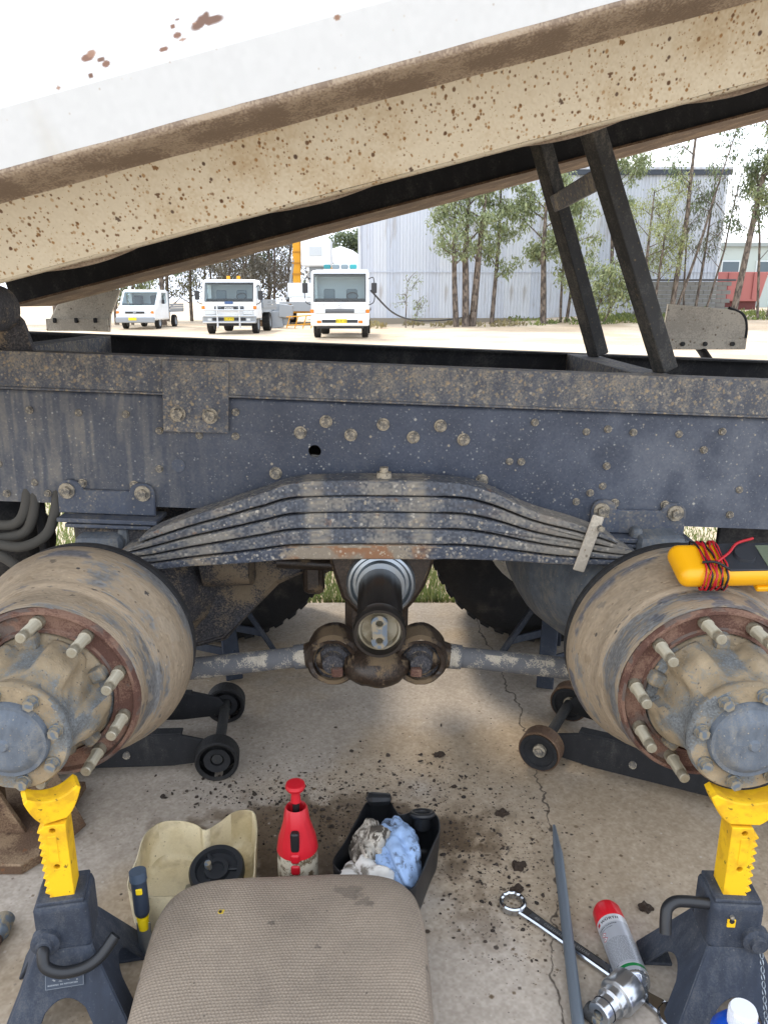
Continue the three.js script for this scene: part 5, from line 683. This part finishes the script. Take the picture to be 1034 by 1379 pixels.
{
  const t = cabTruck({ label: 'white cab-over truck with roof light bar and winged round grille badge', x: -1.62, z: -29.2, w: 2.12, h: 2.42, lampY: 0.98, indY: 0.98, grilleY: 0.98, grilleH: 0.14, bumper: WP, fog: AMB, plate: 'BN 87 QK', plateX: 0.06, badge: [canvasTex(256, 128, (c, w, h) => { c.fillStyle = '#e2e5e6'; c.fillRect(0, 0, w, h); c.strokeStyle = '#8a9298'; c.lineWidth = 12; c.beginPath(); c.ellipse(128, 64, 96, 46, 0, 0, 7); c.stroke(); c.beginPath(); c.moveTo(92, 30); c.quadraticCurveTo(120, 62, 92, 98); c.moveTo(164, 30); c.quadraticCurveTo(136, 62, 164, 98); c.moveTo(106, 64); c.lineTo(150, 64); c.stroke(); }), 0.36, 0.18, 1.18, 0.035] });
  const lb = part('light_bar', box(1.2, 0.06, 0.26, 0, 2.45, -0.7, 0.02), WP, t); for (const [x, c] of [[-0.48, 0x2a7f86], [-0.16, 0x7a8a92], [0.16, 0x7a8a92], [0.48, 0x2f9aa0]]) part('lamp_pod', box(0.26, 0.17, 0.2, x, 2.56, -0.7, 0.05), flat(c, 0.25), lb);
  part('name_strip', new THREE.PlaneGeometry(0.42, 0.09).translate(-0.62, 1.2, 0.03), new THREE.MeshStandardMaterial({ map: canvasTex(256, 56, (c, w, h) => { c.fillStyle = '#e2e5e6'; c.fillRect(0, 0, w, h); c.fillStyle = '#555b60'; c.font = 'bold 40px sans-serif'; c.fillText('RANGER', 24, 42); }), roughness: 0.5 }), t, true);
  part('tray_floor', box(2.1, 0.12, 4.0, 0, 1.0, -3.8), DKP, t); part('headboard', box(2.0, 1.5, 0.06, 0, 1.75, -1.85), WP, t);
}
{   // small flat-tray utility
  const x = -11.9, t = thing('utility_truck', 'small white single cab utility with dropside tray parked beside scrub', 'utility truck', x, rise(x, 38), -38, 0, 'white trucks parked across the yard'); const W = 1.86;
  const cab = part('cab', hollow(cabProfile([[0.0, 0.42], [-0.02, 0.7], [0.08, 0.95], [0.55, 1.08], [1.25, 1.78], [1.4, 1.86], [2.5, 1.86], [2.62, 1.75], [2.66, 0.42]], W, 0.09), [hard(W - 0.26, 0.6, 2.0, 0, 1.44, -1.5), hard(W + 0.4, 0.5, 0.85, 0, 1.46, -1.85)]), WP, t); part('dashboard', box(W - 0.3, 0.1, 0.5, 0, 1.16, -0.95, 0.03), DKP, cab); for (const x of [-0.42, 0.42]) part('seat_back', box(0.45, 0.6, 0.16, x, 1.3, -2.1, 0.06), TRIM, cab);
  const ws = part('windscreen', new THREE.PlaneGeometry(W - 0.24, 0.92).rotateX(-0.785).translate(0, 1.44, -0.905), GL, t); part('wiper', beam(V(-0.4, 1.15, -0.6), V(0.2, 1.2, -0.63), 0.02, 0.02), DKP, ws);
  for (const s of [-1, 1]) { const d = part('door', box(0.02, 0.68, 1.0, s * W / 2, 0.84, -1.8, 0.006), WP, t); part('door_window', new THREE.PlaneGeometry(0.86, 0.51).rotateY(Math.PI / 2).translate(s * (W / 2 - 0.02), 1.46, -1.85), GL, d); part('mirror', box(0.14, 0.22, 0.1, s * (W / 2 + 0.1), 1.3, -1.3, 0.03), DKP, d); const hl = part('headlamp', box(0.3, 0.14, 0.05, s * 0.6, 0.8, 0.0, 0.02), LAMP, t); part('indicator', box(0.14, 0.14, 0.05, s * 0.83, 0.8, -0.02, 0.02), AMB, hl); wheel(t, s * 0.8, 0.32, -1.0, 0.32, 0.2); wheel(t, s * 0.8, 0.32, -4.0, 0.32, 0.2); }
  part('grille', box(0.9, 0.1, 0.03, 0, 0.8, 0.022, 0.006), DKP, t); part('emblem', cyl(0.075, 0.075, 0.02, 0, 0.8, 0.04, 'z', 20), GREY, t); part('bumper', new RoundedBoxGeometry(W, 0.26, 0.16, 3, 0.05).translate(0, 0.45, 0.03), GREY, t);
  part('number_plate', box(0.38, 0.13, 0.012, -0.1, 0.5, 0.116, 0.002), flat(0xe8cf18, 0.5), t); part('tray_floor', box(1.95, 0.1, 2.7, 0, 0.82, -4.1), GREY, t); for (const s of [-1, 1]) for (let i = 0; i < 3; i++) part('side_board', box(0.035, 0.1, 2.7, s * 0.97, 0.92 + i * 0.115, -4.1), GREY, t); for (const s of [-1, 1]) part('headboard_post', rod(V(s * 0.9, 0.85, -2.74), V(s * 0.9, 1.8, -2.74), 0.03), GREY, t); part('headboard_rail', rod(V(-0.9, 1.78, -2.74), V(0.9, 1.78, -2.74), 0.03), GREY, t);
}
{   // crane and plant behind the trucks
  const t = thing('mobile_crane', 'white and yellow mobile crane standing behind the light bar truck', 'crane', -4.6, 0, -46); const Y = flat(0xd89a18, 0.5);
  part('carrier', box(2.5, 0.5, 7, 0, 1.0, -2), GREY, t); for (const s of [-1, 1]) for (const z of [0.5, -1.2, -4]) wheel(t, s * 1.1, 0.5, z, 0.5, 0.35);
  part('operator_cab', box(1.7, 1.5, 1.8, 0.75, 3.95, -0.6, 0.12), WP, t); part('cab_panel', box(0.7, 0.5, 0.04, 0.75, 4.0, 0.32, 0.02), flat(0xbfc6ca, 0.4), t); part('turntable', box(2.2, 0.8, 3, 0.2, 1.9, -1.2, 0.05), WP, t); part('cab_pedestal', box(0.9, 1.1, 1.2, 0.75, 2.7, -0.8, 0.05), GREY, t);
  part('boom', beam(V(-0.45, 1.6, -0.6), V(-0.35, 6.2, -0.4), 0.42, 0.4), Y, t); for (let i = 0; i < 6; i++) part('boom_rung', box(0.5, 0.08, 0.5, -0.42 + i * 0.01, 2.2 + i * 0.6, -0.5), flat(0xb07a14, 0.6), t); part('jib', beam(V(1.4, 3.2, -1), V(3.0, 2.2, -1), 0.16, 0.2), Y, t);
  part('hydraulic_ram', rod(V(-1.0, 1.4, -0.4), V(-0.55, 3.6, -0.4), 0.09), GREY, t); part('outrigger', box(3.4, 0.22, 0.3, 0, 0.75, 0.9), Y, t);
  const f = thing('barrier_frame', 'low yellow tubular barrier frame standing in front of the crane', 'barrier', -4.0, 0, -39); for (const y of [0.15, 0.55]) part('rail', tube([[-0.8, y, 0], [0.8, y + 0.1, 0]], 0.03, 4, 6), Y, f); for (let i = 0; i < 5; i++) part('bar', rod(V(-0.8 + i * 0.4, 0, 0), V(-0.6 + i * 0.4, 0.62, 0), 0.025), Y, f);
  const k = thing('dome_tank', 'white dome topped storage tank behind the crane', 'tank', -3.2, 0, -60); part('tank_wall', latheZ([[0, 2.6], [3.4, 2.6], [3.45, 2.5]], 40).rotateX(-Math.PI / 2), WP, k); part('dome', latheZ([[3.4, 2.65], [4.2, 1.9], [4.9, 0.9], [5.2, 0.0001]], 40).rotateX(-Math.PI / 2), WP, k);
  const j = thing('machinery_pile', 'heap of grey steel machinery parts beside the crane', 'machinery', -5.6, 0, -41); const R = rng(81); for (let i = 0; i < 9; i++) part('machine_part', box(0.3 + R() * 0.9, 0.3 + R() * 0.8, 0.4, -0.9 + R() * 1.8, 0.3 + R() * 0.6, R() * 0.8, 0.04).rotateZ((R() - 0.5) * 0.3), i % 3 ? GREY : M.rustPlate, j);
  const sg = thing('site_sign', 'small yellow warning board on a post among the scrub', 'sign', -14.6, 0, -50); part('post', cyl(0.05, 0.05, 3.4, 0, 1.7, 0), DKP, sg); part('board', box(0.7, 0.9, 0.05, 0, 3.4, 0.06, 0.01), flat(0xe0b414, 0.5), sg);
}
// ================================================================ TREES
const bark = std(new Tex(256, 256, (u, v) => { const a = fbm(u, v * 0.25, 16, 4, 701); return [...mix3([66, 58, 52], [122, 110, 98], sm(0.3, 0.7, a)), a, 0.95]; }).maps(0.8, 0.8), { bumpScale: 0.01 });
const barkPale = std(new Tex(256, 256, (u, v) => { const a = fbm(u, v * 0.25, 12, 4, 711); return [...mix3([98, 86, 74], [158, 146, 130], sm(0.3, 0.7, a)), a, 0.95]; }).maps(0.8, 0.8), { bumpScale: 0.01 });
const leafMat = new THREE.MeshPhysicalMaterial({ color: 0xffffff, vertexColors: true, roughness: 0.9, transmission: 0.35, thickness: 0, side: THREE.DoubleSide });
function limb(a, b, r0, r1, bend, R) { const m = a.clone().lerp(b, 0.5).add(V((R() - 0.5) * bend, (R() - 0.3) * bend * 0.5, (R() - 0.5) * bend)); const c = new THREE.QuadraticBezierCurve3(a, m, b), n = 8, g = new THREE.TubeGeometry(c, n, 1, 7, false), p = g.attributes.position; for (let i = 0; i <= n; i++) { const o = c.getPointAt(i / n), r = mix(r0, r1, i / n); for (let j = 0; j <= 7; j++) { const k = i * 8 + j; p.setXYZ(k, o.x + (p.getX(k) - o.x) * r, o.y + (p.getY(k) - o.y) * r, o.z + (p.getZ(k) - o.z) * r); } } return boxUV(g); }
function tree(o) {
  const R = rng(o.seed), t = thing(o.name ?? 'gum_tree', o.label, o.category ?? 'tree', o.x, rise(o.x, o.d) - 0.05, -o.d, 0, o.group); const wood = [], tips = [];
  for (const [bx, lean, h, r] of o.stems) {
    const a = V(bx, 0, (R() - 0.5) * 0.3), b = V(bx + lean, h, (R() - 0.5) * 0.6), mid = a.clone().lerp(b, 0.5).add(V((R() - 0.5) * 0.35, 0, 0)); wood.push(limb(a, mid, r, r * 0.75, 0.15, R), limb(mid, b, r * 0.75, r * 0.25, 0.3, R));
    const nb = o.branches ?? 9; for (let i = 0; i < nb; i++) { const f = mix(o.low ?? 0.4, 1, (i + R() * 0.8) / nb), p = f < 0.5 ? a.clone().lerp(mid, f * 2) : mid.clone().lerp(b, f * 2 - 1); const an = R() * 6.28, L = (o.spread ?? 1.4) * (0.5 + 0.7 * R()) * (1.15 - 0.5 * f), e = p.clone().add(V(Math.cos(an) * L, L * (0.3 + 0.7 * R()), Math.sin(an) * L * 0.8)); wood.push(limb(p, e, r * 0.32 * (1.2 - f * 0.6), 0.008, 0.35, R)); tips.push(e, p.clone().lerp(e, 0.65)); for (let q = 0; q < 2; q++) { const e2 = e.clone().add(V((R() - 0.5) * 0.9, (R() - 0.2) * 0.6, (R() - 0.5) * 0.8)); wood.push(limb(p.clone().lerp(e, 0.6), e2, 0.018, 0.006, 0.2, R)); tips.push(e2); } } tips.push(b);
  }
  part('trunk', mergeGeometries(wood), o.pale ? barkPale : bark, t, true);
  const n = Math.round(o.leaves * 1.4), pos = new Float32Array(n * 18), col = new Float32Array(n * 18), c0 = o.c0 ?? [0.1, 0.145, 0.07], c1 = o.c1 ?? [0.19, 0.23, 0.12];
  for (let i = 0; i < n; i++) {
    const q = tips[Math.floor(R() * tips.length)], cl = o.clump ?? 0.42, g = () => (R() + R() + R() - 1.5) * cl * 0.9; const c = V(q.x + g(), q.y + g() * 0.8 - 0.05, q.z + g()); const L = (o.leaf ?? 0.2) * (0.45 + 1.2 * R() * R() + 0.2 * R()), w = L * (o.leafW ?? 0.22); const an = R() * 6.28, dr = -0.3 - R() * 1.1; const ax = V(Math.cos(an) * Math.cos(dr), Math.sin(dr), Math.sin(an) * Math.cos(dr)), sd = V(-Math.sin(an), (R() - 0.5), Math.cos(an)).normalize().multiplyScalar(w);
    const A = c, B = c.clone().addScaledVector(ax, L * 0.5).add(sd), C = c.clone().addScaledVector(ax, L), D = c.clone().addScaledVector(ax, L * 0.5).sub(sd); [A, B, C, A, C, D].forEach((v, k) => v.toArray(pos, i * 18 + k * 3)); const k = R(), s = 0.8 + 0.4 * R(); for (let v = 0; v < 6; v++) for (let z = 0; z < 3; z++) col[i * 18 + v * 3 + z] = mix(c0[z], c1[z], k) * s;
  }
  const g = new THREE.BufferGeometry(); g.setAttribute('position', new THREE.BufferAttribute(pos, 3)); g.setAttribute('color', new THREE.BufferAttribute(col, 3)); g.setAttribute('uv', new THREE.BufferAttribute(new Float32Array(n * 12), 2)); g.computeVertexNormals(); part('crown', g, leafMat, t, true);
  return t;
}
const G1 = 'trees in front of the shed', G2 = 'scrub behind the parked trucks', pale0 = [0.17, 0.22, 0.1], pale1 = [0.34, 0.38, 0.19], yel0 = [0.25, 0.29, 0.11], yel1 = [0.4, 0.43, 0.2];
[
  { label: 'three stemmed gum tree with dark trunks growing in front of shed', x: 4.1, d: 40, stems: [[-0.45, -0.2, 6.2, 0.16], [0, 0.1, 7.0, 0.2], [0.35, 0.55, 7.2, 0.2]], leaves: 4200, spread: 1.9, low: 0.42, seed: 801, c0: pale0, c1: pale1 },
  { label: 'slim gum tree standing just beside the three stemmed tree', x: 5.5, d: 40.5, stems: [[0, 0.25, 7.4, 0.12]], leaves: 2600, spread: 1.3, low: 0.3, seed: 802, c0: pale0, c1: pale1 },
  { name: 'sapling', label: 'tiny sapling standing against the bare shed wall', x: 1.1, d: 40, stems: [[0, 0.1, 2.2, 0.035], [0.3, 0.3, 1.2, 0.025]], leaves: 260, spread: 0.5, branches: 4, low: 0.5, clump: 0.25, seed: 803, leaf: 0.13, c0: pale0, c1: pale1 },
  { label: 'bushy gum tree with low crown beside the body prop', x: 8.0, d: 40, stems: [[0, -0.1, 6.6, 0.17]], leaves: 5200, spread: 2.0, low: 0.4, clump: 0.5, seed: 804, c0: pale0, c1: pale1 },
  { label: 'thin leaning tree seen between the two prop legs', x: 9.4, d: 41, stems: [[0, 0.6, 6.8, 0.09], [-0.3, -0.2, 6.0, 0.07]], leaves: 2200, spread: 1.2, low: 0.3, seed: 805, c0: pale0, c1: yel1 },
  { label: 'low yellow green bush at the foot of the prop legs', name: 'bush', category: 'bush', x: 10.3, d: 39, stems: [[0, 0.3, 2.6, 0.06], [0.4, 0.7, 2.2, 0.05], [-0.4, -0.5, 2.4, 0.05]], leaves: 3000, spread: 1.1, low: 0.2, clump: 0.45, seed: 806, c0: pale0, c1: yel1 },
  { label: 'bright yellow green wattle tree in front of the shed', x: 12.9, d: 39.5, stems: [[0, 0.1, 6.2, 0.1], [0.35, 0.5, 5.6, 0.08]], leaves: 5200, spread: 1.5, low: 0.3, clump: 0.5, leaf: 0.13, seed: 807, c0: yel0, c1: yel1 },
  { label: 'dark slender forked tree with sparse leaves near shed corner', x: 14.4, d: 40, stems: [[0, 0.4, 10.2, 0.14], [0.15, 2.2, 8.8, 0.08]], leaves: 900, spread: 1.4, low: 0.55, branches: 6, seed: 808 },
  { label: 'wispy bare stemmed casuarina in front of shed corner', x: 16.0, d: 41, stems: [[-0.5, -0.3, 6.4, 0.06], [0, 0.5, 7.4, 0.08], [0.5, 1.2, 7.0, 0.06]], leaves: 1700, spread: 1.0, low: 0.35, leafW: 0.1, leaf: 0.24, seed: 809, c0: [0.09, 0.11, 0.06], c1: [0.15, 0.16, 0.09] },
  { label: 'tall gum tree with leaning dark trunk by the block wall', x: 17.3, d: 39.5, stems: [[0, 1.3, 11.5, 0.17]], leaves: 5200, spread: 2.2, low: 0.45, clump: 0.5, branches: 12, seed: 810, c0: pale0, c1: pale1 },
  { label: 'drooping dark gum tree past the shed corner', x: 19.4, d: 40, stems: [[0, 0.3, 9.5, 0.13], [-0.6, -0.9, 8, 0.07], [0.5, 0.6, 8.4, 0.07]], leaves: 4800, spread: 1.8, low: 0.35, seed: 811 },
  { label: 'tall slim gum tree rising behind the yellow green wattle', x: 12.2, d: 43, stems: [[0, -0.3, 9.2, 0.12]], leaves: 2800, spread: 1.8, low: 0.55, seed: 812, c0: pale0, c1: pale1 },
].forEach(o => tree({ group: G1, ...o }));
[
  { label: 'leafy tree between the utility and the bull bar truck', x: -15.5, d: 46, stems: [[0, 0.2, 6, 0.14], [0.9, 0.6, 5.4, 0.1]], leaves: 4200, spread: 2.0, low: 0.15, clump: 0.6, seed: 821, c0: pale0, c1: pale1 },
  { label: 'dark trunked gum behind the utility tray', x: -12.2, d: 44, stems: [[0, 0.1, 7, 0.16]], leaves: 3400, spread: 2.0, low: 0.3, clump: 0.6, seed: 822 },
  { label: 'bare grey brown scrub tree behind the bull bar cab', x: -9.4, d: 48, stems: [[0, 0.3, 6.5, 0.1], [0.8, 0.8, 6, 0.08], [-0.7, -0.5, 6, 0.08]], leaves: 2000, spread: 1.6, low: 0.2, clump: 0.5, seed: 823, c0: [0.12, 0.11, 0.08], c1: [0.2, 0.18, 0.13] },
  { label: 'thin leafless scrub tree between bull bar truck and crane', x: -6.9, d: 50, stems: [[0, 0.2, 7, 0.1], [-0.9, -0.6, 6, 0.08], [0.8, 0.5, 6.4, 0.07]], leaves: 1400, spread: 1.8, low: 0.2, clump: 0.5, seed: 824, c0: [0.13, 0.12, 0.09], c1: [0.2, 0.18, 0.14] },
  { label: 'rounded green tree standing behind the dome tank', x: -2.4, d: 75, stems: [[0, 0.2, 7.2, 0.25], [-1.6, -0.8, 6.4, 0.2], [1.2, 0.8, 6.8, 0.2]], leaves: 6500, spread: 2.6, low: 0.3, clump: 0.9, leaf: 0.26, leafW: 0.35, seed: 825 },
  { label: 'dense green tree beyond the body hinge', x: -19, d: 46, stems: [[0, 0.2, 6.5, 0.18], [1.2, 0.5, 6, 0.14]], leaves: 4200, spread: 2.2, low: 0.15, clump: 0.7, seed: 826, c0: pale0, c1: pale1 },
  { label: 'twiggy shrub at the corner between crane and shed', x: -9.0, d: 55, stems: [[0, 0.3, 5.5, 0.1], [1.0, 0.6, 5.8, 0.1]], leaves: 3000, spread: 2.0, low: 0.15, clump: 0.7, seed: 827 },
  { label: 'wide olive scrub tree filling the gap beside the utility', x: -14.2, d: 52, stems: [[0, 0.3, 6.5, 0.14], [1.6, 0.5, 6.2, 0.12], [-1.5, -0.4, 6, 0.12]], leaves: 4200, spread: 2.4, low: 0.12, clump: 0.8, seed: 828, c0: [0.14, 0.15, 0.08], c1: [0.25, 0.25, 0.15] },
  { label: 'brown dry scrub tree rising above the amber beacons', x: -10.6, d: 54, stems: [[0, 0.3, 7.5, 0.12], [1.4, 0.5, 7.2, 0.1], [-1.3, -0.4, 7, 0.1]], leaves: 4200, spread: 2.4, low: 0.12, clump: 0.8, seed: 829, c0: [0.16, 0.14, 0.1], c1: [0.26, 0.23, 0.17] },
  { label: 'grey twiggy scrub tree behind the machinery heap', x: -7.6, d: 53, stems: [[0, 0.3, 7.5, 0.12], [1.2, 0.5, 7, 0.1], [-1.3, -0.4, 7, 0.1]], leaves: 3600, spread: 2.2, low: 0.12, clump: 0.8, seed: 830, c0: [0.17, 0.15, 0.11], c1: [0.27, 0.24, 0.19] },
].forEach(o => tree({ group: G2, ...o, leaves: o.leaves * 1.5 }));
{   // undergrowth along the foot of the shed
  const R = rng(91), bl = new THREE.BufferGeometry(); bl.setAttribute('position', new THREE.BufferAttribute(new Float32Array([0, 0, 0, 0.35, 0.5, 0.05, 0, 1, 0, 0, 0, 0, 0, 1, 0, -0.35, 0.5, -0.05]), 3)); bl.setAttribute('uv', new THREE.BufferAttribute(new Float32Array(12), 2)); bl.computeVertexNormals();
  stuff('undergrowth', scatter(bl, new THREE.MeshPhysicalMaterial({ color: 0xffffff, roughness: 1, transmission: 0.3, thickness: 0, side: THREE.DoubleSide }), 4200, (o) => { let x, d, k; do { x = -1 + R() * 23; d = 38.5 + R() * 6; k = noise(x * 0.04 + 0.3, d * 0.04, 22, 4); } while (k + sm(6, 13, x) * 0.35 < 0.6); o.position.set(x, rise(x, d) + R() * 0.25 * sm(0.5, 0.9, k), -d); o.rotation.set((R() - 0.5) * 2, R() * 6.3, (R() - 0.5) * 2); const h = 0.1 + R() * 0.18; o.scale.set(h * 0.7, h, h); const q = R(); return x < 7 ? [0.2 + 0.1 * q, 0.17 + 0.08 * q, 0.1] : [0.12 + 0.12 * q, 0.17 + 0.1 * q, 0.06]; }), 'low green undergrowth along the foot of the trees', 'undergrowth');
  const h = thing('water_hose', 'black hose slung from the parked truck to the shed wall', 'hose', 0, 0, 0); part('hose', tube([[-0.5, 1.7, -30.5], [0.3, 0.9, -33], [1.2, 0.5, -36], [2.6, 0.35, -40], [4.2, 0.4, -44], [5.2, 0.55, -45.9]], 0.035, 40, 6), DKP, h);
}
renderer.render(scene, camera);
